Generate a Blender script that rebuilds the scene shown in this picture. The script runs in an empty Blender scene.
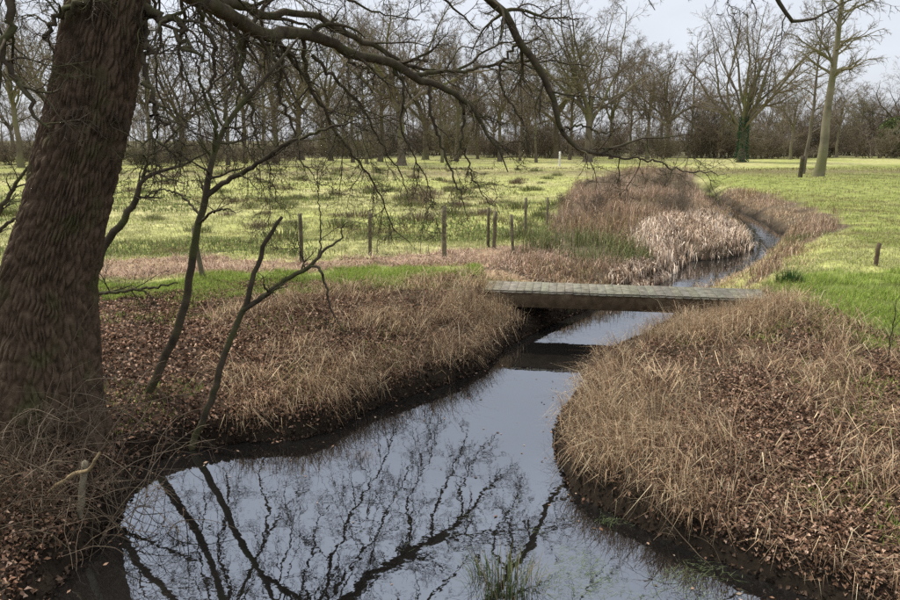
import bpy, math, numpy as np
from mathutils import Vector

rng = np.random.default_rng(7)
S = bpy.context.scene
COL = S.collection

# ------------------------------------------------------------------ camera
CAM_H = 2.8
F = 700.0
PITCH = math.atan(160.0 / 700.0)
cam_d = bpy.data.cameras.new('camera')
cam_d.sensor_width = 36.0
cam_d.lens = 28.0
cam_d.clip_end = 6000
cam = bpy.data.objects.new('camera', cam_d)
cam.location = (0, 0, CAM_H)
cam.rotation_euler = (math.pi / 2 - PITCH, 0, 0)
COL.objects.link(cam)
S.camera = cam

# ------------------------------------------------------------------ sky, sun, exposure
SUN_DIR = Vector((-0.42, 0.30, 0.85)).normalized()
w = bpy.data.worlds.new('World')
S.world = w
w.use_nodes = True
nt = w.node_tree
nt.nodes.clear()
N, L = nt.nodes.new, nt.links.new
out = N('ShaderNodeOutputWorld')
sky = N('ShaderNodeTexSky')
sky.sky_type = 'NISHITA'
sky.sun_disc = False
sky.sun_elevation = math.asin(SUN_DIR.z)
sky.sun_rotation = math.atan2(SUN_DIR.x, SUN_DIR.y)
bg_sky = N('ShaderNodeBackground')
bg_sky.inputs[1].default_value = 0.06
L(sky.outputs[0], bg_sky.inputs[0])
# the overcast layer: brighter overhead than at the horizon, as under an even cloud deck
tc = N('ShaderNodeTexCoord')
sep = N('ShaderNodeSeparateXYZ')
L(tc.outputs['Generated'], sep.inputs[0])
elev = N('ShaderNodeMath'); elev.operation = 'MAXIMUM'; elev.inputs[1].default_value = 0.0
L(sep.outputs[2], elev.inputs[0])
lum = N('ShaderNodeMath'); lum.operation = 'MULTIPLY_ADD'
lum.inputs[1].default_value = 1.0; lum.inputs[2].default_value = 1.0
L(elev.outputs[0], lum.inputs[0])
noi = N('ShaderNodeTexNoise'); noi.inputs['Scale'].default_value = 2.2; noi.inputs['Detail'].default_value = 5
mp = N('ShaderNodeMapping'); mp.inputs['Scale'].default_value = (1, 1, 2.6)
L(tc.outputs['Generated'], mp.inputs[0]); L(mp.outputs[0], noi.inputs[0])
mr = N('ShaderNodeMapRange'); mr.inputs[1].default_value = 0.3; mr.inputs[2].default_value = 0.7
mr.inputs[3].default_value = 0.86; mr.inputs[4].default_value = 1.12
L(noi.outputs[0], mr.inputs[0])
mul = N('ShaderNodeMath'); mul.operation = 'MULTIPLY'
L(lum.outputs[0], mul.inputs[0]); L(mr.outputs[0], mul.inputs[1])
bg_cl = N('ShaderNodeBackground')
bg_cl.inputs[0].default_value = (0.445, 0.465, 0.505, 1)
L(mul.outputs[0], bg_cl.inputs[1])
mixw = N('ShaderNodeMixShader'); mixw.inputs[0].default_value = 0.88
L(bg_sky.outputs[0], mixw.inputs[1]); L(bg_cl.outputs[0], mixw.inputs[2])
L(mixw.outputs[0], out.inputs[0])

sun_d = bpy.data.lights.new('sun', 'SUN')
sun_d.energy = 3.1
sun_d.angle = math.radians(14)
sun_d.color = (1.0, 0.95, 0.87)
sun = bpy.data.objects.new('sun', sun_d)
sun.rotation_euler = (-SUN_DIR).to_track_quat('-Z', 'Y').to_euler()
sun.location = (0, 0, 40)
COL.objects.link(sun)

S.view_settings.view_transform = 'Standard'
S.view_settings.look = 'None'
S.view_settings.gamma = 1.0
S.view_settings.exposure = 0.75
S.render.engine = 'CYCLES'
S.cycles.use_denoising = False
S.cycles.max_bounces = 6
S.cycles.diffuse_bounces = 3
S.cycles.glossy_bounces = 3
S.cycles.transmission_bounces = 3
S.cycles.volume_bounces = 0
S.cycles.sample_clamp_indirect = 2.0
S.cycles.adaptive_threshold = 0.006
S.cycles.caustics_reflective = False
S.cycles.caustics_refractive = False

# ------------------------------------------------------------------ numeric helpers
CP, SP = math.cos(PITCH), math.sin(PITCH)

def ray(px, py):
    a, b = (px - 450.0) / F, (300.0 - py) / F
    return np.array([a, CP + b * SP, -SP + b * CP])

def on_z(px, py, z):
    r = ray(px, py)
    return np.array([0, 0, CAM_H]) + r * ((z - CAM_H) / r[2])

def at_y(px, py, y):
    r = ray(px, py)
    return np.array([0, 0, CAM_H]) + r * (y / r[1])

def ss(t):
    t = np.clip(t, 0, 1)
    return t * t * (3 - 2 * t)

def _hash(ix, iy, seed):
    n = (ix.astype(np.int64) * 374761393 + iy.astype(np.int64) * 668265263 + seed * 1442695041) & 0xFFFFFFFF
    n = ((n ^ (n >> 13)) * 1274126177) & 0xFFFFFFFF
    return ((n ^ (n >> 16)) & 0xFFFFFF) / float(0xFFFFFF)

def vnoise(x, y, scale, seed=0):
    x = np.asarray(x, float) / scale; y = np.asarray(y, float) / scale
    ix, iy = np.floor(x), np.floor(y)
    fx, fy = ss(x - ix), ss(y - iy)
    a = _hash(ix, iy, seed); b = _hash(ix + 1, iy, seed)
    c = _hash(ix, iy + 1, seed); d = _hash(ix + 1, iy + 1, seed)
    return (a * (1 - fx) + b * fx) * (1 - fy) + (c * (1 - fx) + d * fx) * fy

def fbm(x, y, scale, seed=0, octs=4):
    v, amp, tot = 0, 1.0, 0
    for o in range(octs):
        v = v + amp * vnoise(x, y, scale / 2 ** o, seed + 17 * o); tot += amp; amp *= 0.5
    return v / tot

def inside(x, y, poly):
    x = np.asarray(x); y = np.asarray(y)
    r = np.zeros(x.shape, bool)
    n = len(poly)
    for i in range(n):
        x1, y1 = poly[i]; x2, y2 = poly[(i + 1) % n]
        if y1 == y2: continue
        c = ((y1 > y) != (y2 > y)) & (x < (x2 - x1) * (y - y1) / (y2 - y1) + x1)
        r ^= c
    return r

def sdist(x, y, poly):
    x = np.asarray(x, float); y = np.asarray(y, float)
    best = np.full(x.shape, 1e9)
    n = len(poly)
    for i in range(n):
        x1, y1 = poly[i]; x2, y2 = poly[(i + 1) % n]
        dx, dy = x2 - x1, y2 - y1
        t = np.clip(((x - x1) * dx + (y - y1) * dy) / (dx * dx + dy * dy + 1e-12), 0, 1)
        best = np.minimum(best, (x - x1 - t * dx) ** 2 + (y - y1 - t * dy) ** 2)
    d = np.sqrt(best)
    return np.where(inside(x, y, poly), -d, d)

def nrm(v):
    return v / (np.linalg.norm(v, axis=-1, keepdims=True) + 1e-12)

def catmull(pts, n):
    """smooth polyline through pts (K,D) with n samples spread by arc length"""
    P = np.asarray(pts, float)
    P = np.vstack([2 * P[0] - P[1], P, 2 * P[-1] - P[-2]])
    res = []
    for i in range(1, len(P) - 2):
        for t in np.linspace(0, 1, 12, endpoint=False):
            p0, p1, p2, p3 = P[i - 1], P[i], P[i + 1], P[i + 2]
            res.append(0.5 * (2 * p1 + (p2 - p0) * t + (2 * p0 - 5 * p1 + 4 * p2 - p3) * t * t + (3 * p1 - p0 - 3 * p2 + p3) * t ** 3))
    res.append(P[-2])
    res = np.array(res)
    s = np.r_[0, np.cumsum(np.linalg.norm(np.diff(res[:, :3], axis=0), axis=1))]
    q = np.linspace(0, s[-1], n)
    return np.stack([np.interp(q, s, res[:, k]) for k in range(res.shape[1])], 1)

# ------------------------------------------------------------------ mesh helpers
def mesh(name, V, faces, mat, col=None, smooth=True, vec=None):
    """faces: list of index arrays, each (n,3) or (n,4)"""
    me = bpy.data.meshes.new(name)
    V = np.ascontiguousarray(V, np.float32)
    faces = [np.asarray(f, np.int32) for f in faces if len(f)]
    me.vertices.add(len(V)); me.vertices.foreach_set('co', V.ravel())
    li = np.concatenate([f.ravel() for f in faces])
    tot = np.concatenate([np.full(len(f), f.shape[1], np.int32) for f in faces])
    st = np.r_[0, np.cumsum(tot)[:-1]].astype(np.int32)
    me.loops.add(len(li)); me.loops.foreach_set('vertex_index', li)
    me.polygons.add(len(tot)); me.polygons.foreach_set('loop_start', st)
    if smooth:
        me.polygons.foreach_set('use_smooth', np.ones(len(tot), bool))
    me.update(calc_edges=True)
    if col is not None:
        a = me.color_attributes.new('Col', 'FLOAT_COLOR', 'POINT')
        c = np.ones((len(V), 4), np.float32); c[:, :3] = col
        a.data.foreach_set('color', c.ravel())
    if vec is not None:
        a = me.attributes.new('surf', 'FLOAT_VECTOR', 'POINT')
        a.data.foreach_set('vector', np.ascontiguousarray(vec, np.float32).ravel())
    me.materials.append(mat)
    return me

def link(name, me, parent=None, loc=(0, 0, 0), rz=0.0, sc=1.0):
    o = bpy.data.objects.new(name, me)
    COL.objects.link(o)
    o.location = loc; o.rotation_euler = (0, 0, rz)
    o.scale = (sc, sc, sc) if np.isscalar(sc) else sc
    if parent is not None: o.parent = parent
    return o

def tag(o, label=None, cat=None, group=None, kind=None):
    if label: o['label'] = label
    if cat: o['category'] = cat
    if group: o['group'] = group
    if kind: o['kind'] = kind
    return o

def empty(name, loc=(0, 0, 0), rz=0.0, sc=1.0):
    return link(name, None, None, loc, rz, sc)

class Acc:
    """collects pieces of geometry into one mesh"""
    def __init__(s): s.V, s.Fq, s.Ft, s.C, s.n = [], [], [], [], 0
    def add(s, V, faces, col=None):
        V = np.asarray(V, float).reshape(-1, 3)
        f = np.asarray(faces, np.int64)
        (s.Fq if f.shape[1] == 4 else s.Ft).append(f + s.n)
        s.V.append(V)
        c = np.empty((len(V), 3)); c[:] = (0.1, 0.1, 0.1) if col is None else col
        s.C.append(c); s.n += len(V)
    def add2(s, V, q, t, col):
        if len(q): s.Fq.append(np.asarray(q) + s.n)
        if len(t): s.Ft.append(np.asarray(t) + s.n)
        s.V.append(V); c = np.empty((len(V), 3)); c[:] = col
        s.C.append(c); s.n += len(V)
    def mesh(s, name, mat, smooth=True):
        fs = []
        if s.Fq: fs.append(np.concatenate(s.Fq))
        if s.Ft: fs.append(np.concatenate(s.Ft))
        return mesh(name, np.concatenate(s.V), fs, mat, np.concatenate(s.C), smooth)

def tubes(P, R, k):
    """P (N,n,3), R (N,n) -> V, quads; k-sided tubes, vectorised over N"""
    Nn, n, _ = P.shape
    T = np.empty_like(P)
    T[:, 1:-1] = P[:, 2:] - P[:, :-2]; T[:, 0] = P[:, 1] - P[:, 0]; T[:, -1] = P[:, -1] - P[:, -2]
    T = nrm(T)
    ref = np.where(np.abs(T[:, 0, 2:3]) < 0.9, np.array([[0, 0, 1.0]]), np.array([[1.0, 0, 0]]))
    a = nrm(np.cross(T[:, 0], ref))
    ang = np.arange(k) * 2 * math.pi / k
    V = np.empty((Nn, n, k, 3))
    for i in range(n):
        a = nrm(a - (a * T[:, i]).sum(-1, keepdims=True) * T[:, i])
        b = np.cross(T[:, i], a)
        V[:, i] = P[:, i, None] + R[:, i, None, None] * (np.cos(ang)[None, :, None] * a[:, None] + np.sin(ang)[None, :, None] * b[:, None])
    base = (np.arange(Nn) * n * k)[:, None, None]
    i = np.arange(n - 1)[None, :, None]; j = np.arange(k)[None, None, :]
    q = np.stack([base + i * k + j, base + i * k + (j + 1) % k, base + (i + 1) * k + (j + 1) % k, base + (i + 1) * k + j], -1).reshape(-1, 4)
    return V.reshape(-1, 3), q

def grow(start, d, length, r0, n, wob, trop, tip=0.25, r=None):
    r = r or rng
    M = len(start)
    P = np.empty((M, n, 3)); P[:, 0] = start
    d = nrm(d)
    step = (length / (n - 1))[:, None]
    for i in range(1, n):
        d = nrm(d + wob * r.normal(size=(M, 3)) + np.array([0, 0, trop]))
        P[:, i] = P[:, i - 1] + d * step
    R = r0[:, None] * np.linspace(1, tip, n)[None] ** 0.9
    return P, R

def children(P, R, cnt, t0, t1, ang, asd, lf, rf, n, wob, trop, tip=0.25, rmin=0.004, lmin=0.1, up=0.0, r=None, lenabs=None):
    r = r or rng
    Nn, m, _ = P.shape
    if np.isscalar(cnt): idx = np.repeat(np.arange(Nn), cnt)
    else: idx = np.repeat(np.arange(Nn), cnt)
    M = len(idx)
    t = r.uniform(t0, t1, M)
    f = t * (m - 1); i0 = np.minimum(f.astype(int), m - 2); fr = (f - i0)[:, None]
    st = P[idx, i0] * (1 - fr) + P[idx, i0 + 1] * fr
    T = nrm(P[idx, i0 + 1] - P[idx, i0])
    rad = R[idx, i0] * (1 - fr[:, 0]) + R[idx, i0 + 1] * fr[:, 0]
    pr = nrm(np.cross(T, r.normal(size=(M, 3))))
    pr = nrm(pr + np.array([0, 0, up])); pr = nrm(pr - (pr * T).sum(-1, keepdims=True) * T)
    a = np.radians(r.normal(ang, asd, M))[:, None]
    d = np.cos(a) * T + np.sin(a) * pr
    plen = np.linalg.norm(np.diff(P, axis=1), axis=2).sum(1)[idx]
    ln = (plen * lf if lenabs is None else lenabs) * (1.15 - 0.65 * t) * r.uniform(0.6, 1.3, M)
    ln = np.maximum(ln, lmin)
    r0 = np.maximum(np.minimum(rad * rf * r.uniform(0.75, 1.1, M), rad * 0.95), rmin)
    return grow(st, d, ln, r0, n, wob, trop, tip, r)

def blades(acc, root, h, wd, lean, col, colt=None, bend=0.5, az=None):
    """grass blades: root (N,3), height, width, lean (0 upright .. 1 flat); 2 segments, 3 triangles"""
    n = len(root)
    az = rng.uniform(0, 2 * math.pi, n) if az is None else az
    dx = np.stack([np.cos(az), np.sin(az), np.zeros(n)], 1)
    sx = np.stack([-np.sin(az), np.cos(az), np.zeros(n)], 1) * (wd * 0.5)[:, None]
    e1 = (math.pi / 2) * (1 - lean * (1 - bend))
    e2 = (math.pi / 2) * (1 - lean * (1 + bend))
    s1 = dx * (np.cos(e1) * h * 0.5)[:, None]; s1[:, 2] += np.sin(e1) * h * 0.5
    s2 = dx * (np.cos(e2) * h * 0.5)[:, None]; s2[:, 2] += np.sin(e2) * h * 0.5
    m = root + s1; t = m + s2
    V = np.stack([root - sx, root + sx, m + sx * 0.75, m - sx * 0.75, t], 1).reshape(-1, 3)
    b = np.arange(n) * 5
    q = np.stack([b, b + 1, b + 2, b + 3], 1); tr = np.stack([b + 3, b + 2, b + 4], 1)
    c = np.repeat(col, 5, axis=0)
    acc.add2(V, q, tr, c)

def leaves(acc, c, size, col, flat=0.6, fold=0.35):
    """small leaf: four corners folded along the midrib"""
    n = len(c)
    az = rng.uniform(0, 2 * math.pi, n)
    a = np.stack([np.cos(az), np.sin(az), rng.normal(0, 1 - flat, n)], 1); a = nrm(a)
    up = nrm(np.stack([rng.normal(0, 1 - flat, n), rng.normal(0, 1 - flat, n), np.ones(n)], 1))
    b = nrm(np.cross(up, a)); up = np.cross(a, b)
    s = size[:, None]
    V = np.stack([c - a * s * 0.5, c + b * s * 0.3 + up * s * fold * rng.uniform(0, 1, (n, 1)), c + a * s * 0.5 + up * s * rng.uniform(-.2, .25, (n, 1)), c - b * s * 0.3 + up * s * fold * rng.uniform(0, 1, (n, 1))], 1).reshape(-1, 3)
    i = np.arange(n) * 4
    t = np.concatenate([np.stack([i, i + 1, i + 2], 1), np.stack([i, i + 2, i + 3], 1)])
    acc.add2(V, [], t, np.repeat(col, 4, axis=0))

def pal(n, cols, wts=None, jit=0.18):
    cols = np.asarray(cols, float)
    k = rng.choice(len(cols), n, p=None if wts is None else np.asarray(wts) / np.sum(wts))
    return cols[k] * (1 + rng.normal(0, jit, (n, 1))).clip(0.4, 1.8)

# ------------------------------------------------------------------ materials
def newmat(name):
    m = bpy.data.materials.new(name); m.use_nodes = True
    t = m.node_tree; b = t.nodes['Principled BSDF']
    b.inputs['Specular IOR Level'].default_value = 0.06
    return m, t, b

def vmat(name, rough=0.8, transl=0.0, noise=None, bump=0.0, bscale=30.0, spec=0.06):
    m, t, b = newmat(name)
    at = t.nodes.new('ShaderNodeAttribute'); at.attribute_name = 'Col'
    c = at.outputs['Color']
    if noise:
        no = t.nodes.new('ShaderNodeTexNoise'); no.inputs['Scale'].default_value = noise; no.inputs['Detail'].default_value = 4
        g = t.nodes.new('ShaderNodeNewGeometry'); t.links.new(g.outputs['Position'], no.inputs['Vector'])
        r = t.nodes.new('ShaderNodeMapRange'); r.inputs[1].default_value = 0.3; r.inputs[2].default_value = 0.7; r.inputs[3].default_value = 0.65; r.inputs[4].default_value = 1.35
        t.links.new(no.outputs[0], r.inputs[0])
        mx = t.nodes.new('ShaderNodeVectorMath'); mx.operation = 'SCALE'
        t.links.new(c, mx.inputs[0]); t.links.new(r.outputs[0], mx.inputs['Scale'])
        c = mx.outputs[0]
    t.links.new(c, b.inputs['Base Color'])
    b.inputs['Roughness'].default_value = rough
    b.inputs['Specular IOR Level'].default_value = spec
    if bump:
        no2 = t.nodes.new('ShaderNodeTexNoise'); no2.inputs['Scale'].default_value = bscale; no2.inputs['Detail'].default_value = 5
        g2 = t.nodes.new('ShaderNodeNewGeometry'); t.links.new(g2.outputs['Position'], no2.inputs['Vector'])
        bp = t.nodes.new('ShaderNodeBump'); bp.inputs['Strength'].default_value = bump; bp.inputs['Distance'].default_value = 0.02
        t.links.new(no2.outputs[0], bp.inputs['Height']); t.links.new(bp.outputs[0], b.inputs['Normal'])
    if transl:
        tr = t.nodes.new('ShaderNodeBsdfTranslucent'); t.links.new(c, tr.inputs[0])
        ms = t.nodes.new('ShaderNodeMixShader'); ms.inputs[0].default_value = transl
        o = t.nodes['Material Output']
        t.links.new(b.outputs[0], ms.inputs[1]); t.links.new(tr.outputs[0], ms.inputs[2]); t.links.new(ms.outputs[0], o.inputs[0])
    return m

def barkmat(name, ca, cb, cmoss, moss=0.5, scale=6.0, bump=0.6, bscale=40.0):
    m, t, b = newmat(name)
    n = t.nodes.new; l = t.links.new
    g = n('ShaderNodeNewGeometry')
    n1 = n('ShaderNodeTexNoise'); n1.inputs['Scale'].default_value = scale; n1.inputs['Detail'].default_value = 6
    n2 = n('ShaderNodeTexNoise'); n2.inputs['Scale'].default_value = scale * 0.35; n2.inputs['Detail'].default_value = 5
    l(g.outputs['Position'], n1.inputs[0]); l(g.outputs['Position'], n2.inputs[0])
    r1 = n('ShaderNodeValToRGB'); r1.color_ramp.elements[0].position = 0.3; r1.color_ramp.elements[1].position = 0.7
    r1.color_ramp.elements[0].color = (*ca, 1); r1.color_ramp.elements[1].color = (*cb, 1)
    l(n1.outputs[0], r1.inputs[0])
    r2 = n('ShaderNodeMapRange'); r2.inputs[1].default_value = 0.62 - 0.3 * moss; r2.inputs[2].default_value = 0.80 - 0.3 * moss; r2.inputs[4].default_value = 0.85
    l(n2.outputs[0], r2.inputs[0])
    mx = n('ShaderNodeMix'); mx.data_type = 'RGBA'
    l(r2.outputs[0], mx.inputs[0]); l(r1.outputs[0], mx.inputs[6]); mx.inputs[7].default_value = (*cmoss, 1)
    l(mx.outputs[2], b.inputs['Base Color'])
    b.inputs['Roughness'].default_value = 0.9
    n3 = n('ShaderNodeTexNoise'); n3.inputs['Scale'].default_value = bscale; n3.inputs['Detail'].default_value = 5
    l(g.outputs['Position'], n3.inputs[0])
    bp = n('ShaderNodeBump'); bp.inputs['Strength'].default_value = bump; bp.inputs['Distance'].default_value = 0.012
    l(n3.outputs[0], bp.inputs['Height']); l(bp.outputs[0], b.inputs['Normal'])
    return m

M_oak = barkmat('oak_bark', (0.048, 0.033, 0.022), (0.12, 0.086, 0.058), (0.075, 0.073, 0.033), 0.32, 9.0, 0.5, 60)
M_limb = barkmat('limb_bark', (0.045, 0.036, 0.026), (0.10, 0.083, 0.055), (0.072, 0.074, 0.033), 0.5, 9.0, 0.6, 70)
M_twig = barkmat('twig_bark', (0.045, 0.036, 0.028), (0.09, 0.073, 0.05), (0.07, 0.07, 0.03), 0.45, 7.0, 0.2, 90)
M_stem = barkmat('sapling_bark', (0.045, 0.037, 0.026), (0.10, 0.083, 0.055), (0.08, 0.085, 0.033), 0.5, 7.0, 0.5, 70)
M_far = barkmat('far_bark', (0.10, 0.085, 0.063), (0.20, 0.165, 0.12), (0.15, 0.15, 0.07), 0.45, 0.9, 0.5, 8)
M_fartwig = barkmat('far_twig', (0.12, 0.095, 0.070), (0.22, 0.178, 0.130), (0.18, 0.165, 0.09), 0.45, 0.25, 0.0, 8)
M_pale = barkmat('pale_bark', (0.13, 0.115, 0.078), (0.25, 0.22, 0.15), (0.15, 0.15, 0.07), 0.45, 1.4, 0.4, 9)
M_grass = vmat('grass_blade', 0.6, 0.3, None)
M_straw = vmat('dry_stalk', 0.75, 0.18, None)
M_leaf = vmat('dry_leaf', 0.7, 0.12, None)
M_ivy = vmat('ivy_leaf', 0.45, 0.15, None)
M_wood = vmat('weathered_wood', 0.85, 0, 9.0, 0.5, 45)
M_wire = vmat('rusty_wire', 0.5, 0, None)

# ------------------------------------------------------------------ the stream's plan
WZ = -0.70
left_px = [(20, 690), (30, 620), (62, 575), (105, 530), (128, 495), (138, 466), (180, 450), (240, 442), (300, 438), (332, 430), (350, 418), (385, 402), (430, 388), (470, 374), (488, 362), (505, 346), (525, 336), (548, 325), (588, 308), (628, 292), (660, 281), (678, 268), (684, 261), (712, 259), (738, 255), (752, 247), (750, 237), (737, 226), (718, 216), (708, 207), (700, 198), (690, 188)]
right_px = [(708, 188), (720, 198), (735, 208), (763, 221), (785, 235), (780, 245), (770, 255), (757, 266), (744, 278), (715, 293), (680, 311), (666, 330), (640, 348), (606, 361), (584, 375), (592, 388), (567, 408), (557, 430), (560, 460), (572, 487), (605, 507), (645, 527), (700, 550), (765, 578), (830, 602), (900, 632)]
lp = [tuple(on_z(a, b, WZ)[:2]) for a, b in left_px]
rp = [tuple(on_z(a, b, WZ)[:2]) for a, b in right_px]
STREAM = [(-5.5, -6.0)] + lp + rp + [(5.5, -6.0)]

BR_A = on_z(484, 290, 0.06)[:2]   # bridge near edge, left end
BR_B = on_z(772, 300, 0.06)[:2]   # bridge near edge, right end
OAK = at_y(40, 400, 6.7); OAKX, OAKY = OAK[0], OAK[1]
HUMP = on_z(765, 312, 0.1)[:2]

def gh(x, y, detail=True):
    x = np.asarray(x, float); y = np.asarray(y, float)
    near = y < 75
    d = np.full(x.shape, 30.0)
    xs, ys = x[near], y[near]
    wob = 0.10 * (fbm(xs, ys, 0.7, 3, 3) - 0.5)
    d[near] = sdist(xs, ys, STREAM) + wob
    brd = np.hypot(x - (BR_A[0]), y - BR_A[1] - 0.4)
    W = 2.3 - 1.2 * np.exp(-(brd / 1.8) ** 2) + 0.9 * np.exp(-((x + 2.5) ** 2 + (y - 9.5) ** 2) / 9)
    z = WZ + 0.24 * ss(d / 0.12) + 0.14 * ss((d - 0.05) / 0.5) + 0.32 * ss((d - 0.1) / W)
    z = np.where(d < 0, WZ - 0.6 * ss(-d / 0.9), z)
    z = z + 0.22 * np.exp(-((x - HUMP[0]) / 1.3) ** 2 - ((y - HUMP[1]) / 0.9) ** 2) * (d > 0)
    z = z + 0.32 * np.exp(-((x - OAKX) / 1.2) ** 2 - ((y - OAKY) / 1.0) ** 2) * ss(d / 0.5)
    lift = ss(d / 0.5)
    if detail:
        z = z + lift * (0.20 * (fbm(x, y, 0.9, 11, 4) - 0.5) + 0.05 * (fbm(x, y, 0.25, 12, 2) - 0.5))
        z = z + ss((y - 14) / 8) * lift * (0.16 * (fbm(x, y, 2.2, 21, 3) - 0.5) + 0.5 * (fbm(x, y, 22, 22, 2) - 0.5) * ss((y - 20) / 20))
    z = np.where(y < 3.0, np.maximum(z, -5 + 0 * z), z)
    return z

def gpt(px, py, z=0.0):
    p = on_z(px, py, z)
    return p

def poly_on(pxs, z=0.0):
    return [tuple(on_z(a, b, z)[:2]) for a, b in pxs]

# ------------------------------------------------------------------ ground zones (plan polygons)
Z_LITTER = poly_on([(-60, 320), (60, 300), (150, 296), (300, 292), (360, 300), (400, 315), (430, 380), (340, 425), (240, 445), (130, 480), (90, 560), (-60, 640)], -0.25)
Z_STRAWL = poly_on([(205, 330), (300, 303), (380, 292), (455, 285), (505, 292), (528, 330), (500, 352), (430, 390), (340, 428), (270, 430), (225, 400)], -0.25)
Z_GREENL = poly_on([(90, 285), (200, 278), (300, 272), (380, 266), (470, 266), (485, 276), (440, 284), (360, 291), (300, 297), (100, 303)], 0)
Z_BRACK = poly_on([(60, 262), (200, 258), (330, 262), (400, 254), (470, 252), (560, 240), (570, 262), (560, 277), (478, 276), (470, 266), (380, 266), (300, 274), (90, 280)], 0)
Z_STRAWR = poly_on([(560, 480), (555, 420), (585, 372), (640, 340), (690, 305), (740, 292), (790, 305), (850, 345), (1080, 390), (1180, 640), (840, 620), (700, 550), (600, 505)], -0.2)
Z_LEAFR = poly_on([(640, 420), (720, 390), (800, 360), (1080, 390), (1180, 640), (840, 620), (740, 560), (690, 500)], -0.2)
Z_GREENR = poly_on([(770, 300), (775, 278), (830, 272), (960, 268), (1000, 380), (880, 352), (830, 332)], 0)
Z_SEDGEL = poly_on([(478, 279), (545, 250), (560, 215), (575, 185), (640, 168), (690, 172), (715, 210), (745, 230), (752, 250), (690, 262), (660, 281), (620, 290), (560, 285)], -0.2)
Z_REED = poly_on([(625, 258), (640, 240), (665, 230), (700, 224), (735, 228), (757, 240), (745, 255), (700, 262), (660, 264)], -0.4)
Z_REED2 = poly_on([(605, 282), (625, 272), (660, 265), (692, 268), (690, 282), (640, 288)], -0.4)
Z_SEDGER = poly_on([(708, 188), (735, 190), (790, 205), (835, 218), (850, 232), (800, 245), (785, 262), (770, 280), (744, 284), (757, 262), (780, 245), (785, 233), (740, 212)], -0.2)
Z_LAWNR = poly_on([(690, 172), (760, 168), (1100, 160), (1300, 240), (1000, 262), (860, 245), (835, 215), (760, 196)], 0)

# ------------------------------------------------------------------ ground sheet
def axis(dense0, dense1, step, lo, hi, gr=1.10):
    a = list(np.arange(dense0, dense1, step))
    s, v = step, dense1
    while v < hi:
        a.append(v); s *= gr; v += s
    a.append(hi)
    s, v, b = step, dense0, []
    while True:
        s *= gr; v -= s
        if v <= lo: break
        b.append(v)
    b.append(lo)
    return np.array(b[::-1] + a)

gx = axis(-6.5, 8.0, 0.085, -2500, 2500, 1.075)
gy = axis(3.0, 15.0, 0.085, -40, 3000, 1.055)
GX, GY = np.meshgrid(gx, gy)
GZ = gh(GX.ravel(), GY.ravel()).reshape(GX.shape)
nx, ny = len(gx), len(gy)
ii = (np.arange(ny - 1)[:, None] * nx + np.arange(nx - 1)[None]).ravel()
gq = np.stack([ii, ii + 1, ii + nx + 1, ii + nx], 1)
gxy = (GX.ravel(), GY.ravel())
dd = np.full(GX.size, 30.0); nearm = gxy[1] < 75
dd[nearm] = sdist(gxy[0][nearm], gxy[1][nearm], STREAM)
wx = gxy[0] + 0.6 * (fbm(gxy[0], gxy[1], 1.3, 31) - 0.5); wy = gxy[1] + 0.9 * (fbm(gxy[0], gxy[1], 1.3, 32) - 0.5)
c_field = np.array([0.30, 0.31, 0.105]); c_field2 = np.array([0.35, 0.33, 0.15])
c_lawn = np.array([0.21, 0.23, 0.068]); c_soil = np.array([0.055, 0.040, 0.028]); c_lit = np.array([0.062, 0.042, 0.029])
c_brack = np.array([0.27, 0.18, 0.125]); c_straw = np.array([0.22, 0.165, 0.105]); c_mud = np.array([0.022, 0.017, 0.012])
c_green = np.array([0.14, 0.19, 0.04]); c_sedge = np.array([0.115, 0.09, 0.06])
mixn = fbm(gxy[0], gxy[1], 6.0, 41)[:, None]
gc = c_field * (1 - ss((mixn - 0.35) / 0.3)) + c_field2 * ss((mixn - 0.35) / 0.3)
def paint(poly, c, k=1.0):
    global gc
    m = inside(wx, wy, poly)[:, None] * k
    gc = gc * (1 - m) + c * m
nearz = (wy < 14.0) & (np.abs(gxy[0]) < 40)
gc[nearz] = c_lit
paint(Z_LAWNR, c_lawn); paint(Z_BRACK, c_brack, 0.8); paint(Z_GREENL, c_green, 0.55); paint(Z_LITTER, c_lit)
paint(Z_STRAWL, c_straw * 0.35); paint(Z_STRAWR, c_straw * 0.35); paint(Z_LEAFR, c_lit * 0.9); paint(Z_GREENR, c_green, 0.6)
paint(Z_SEDGEL, c_sedge); paint(Z_SEDGER, c_sedge)
# brown strip of dead growth along the far edge of the field
fe = np.exp(-((gxy[1] - 62 - 0.06 * gxy[0] - 8 * (fbm(gxy[0], gxy[1], 30, 51) - 0.5)) / 4.5) ** 2)[:, None] * (gxy[0] < 60)[:, None]
gc = gc * (1 - 0.8 * fe) + np.array([0.14, 0.105, 0.07]) * 0.8 * fe
far = ss((gxy[1] - 105) / 25)[:, None]
gc = gc * (1 - far) + np.array([0.12, 0.11, 0.06]) * far
wet = (1 - ss((dd - 0.02) / 0.22))[:, None]
gc = gc * (1 - wet) + c_mud * wet

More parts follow.
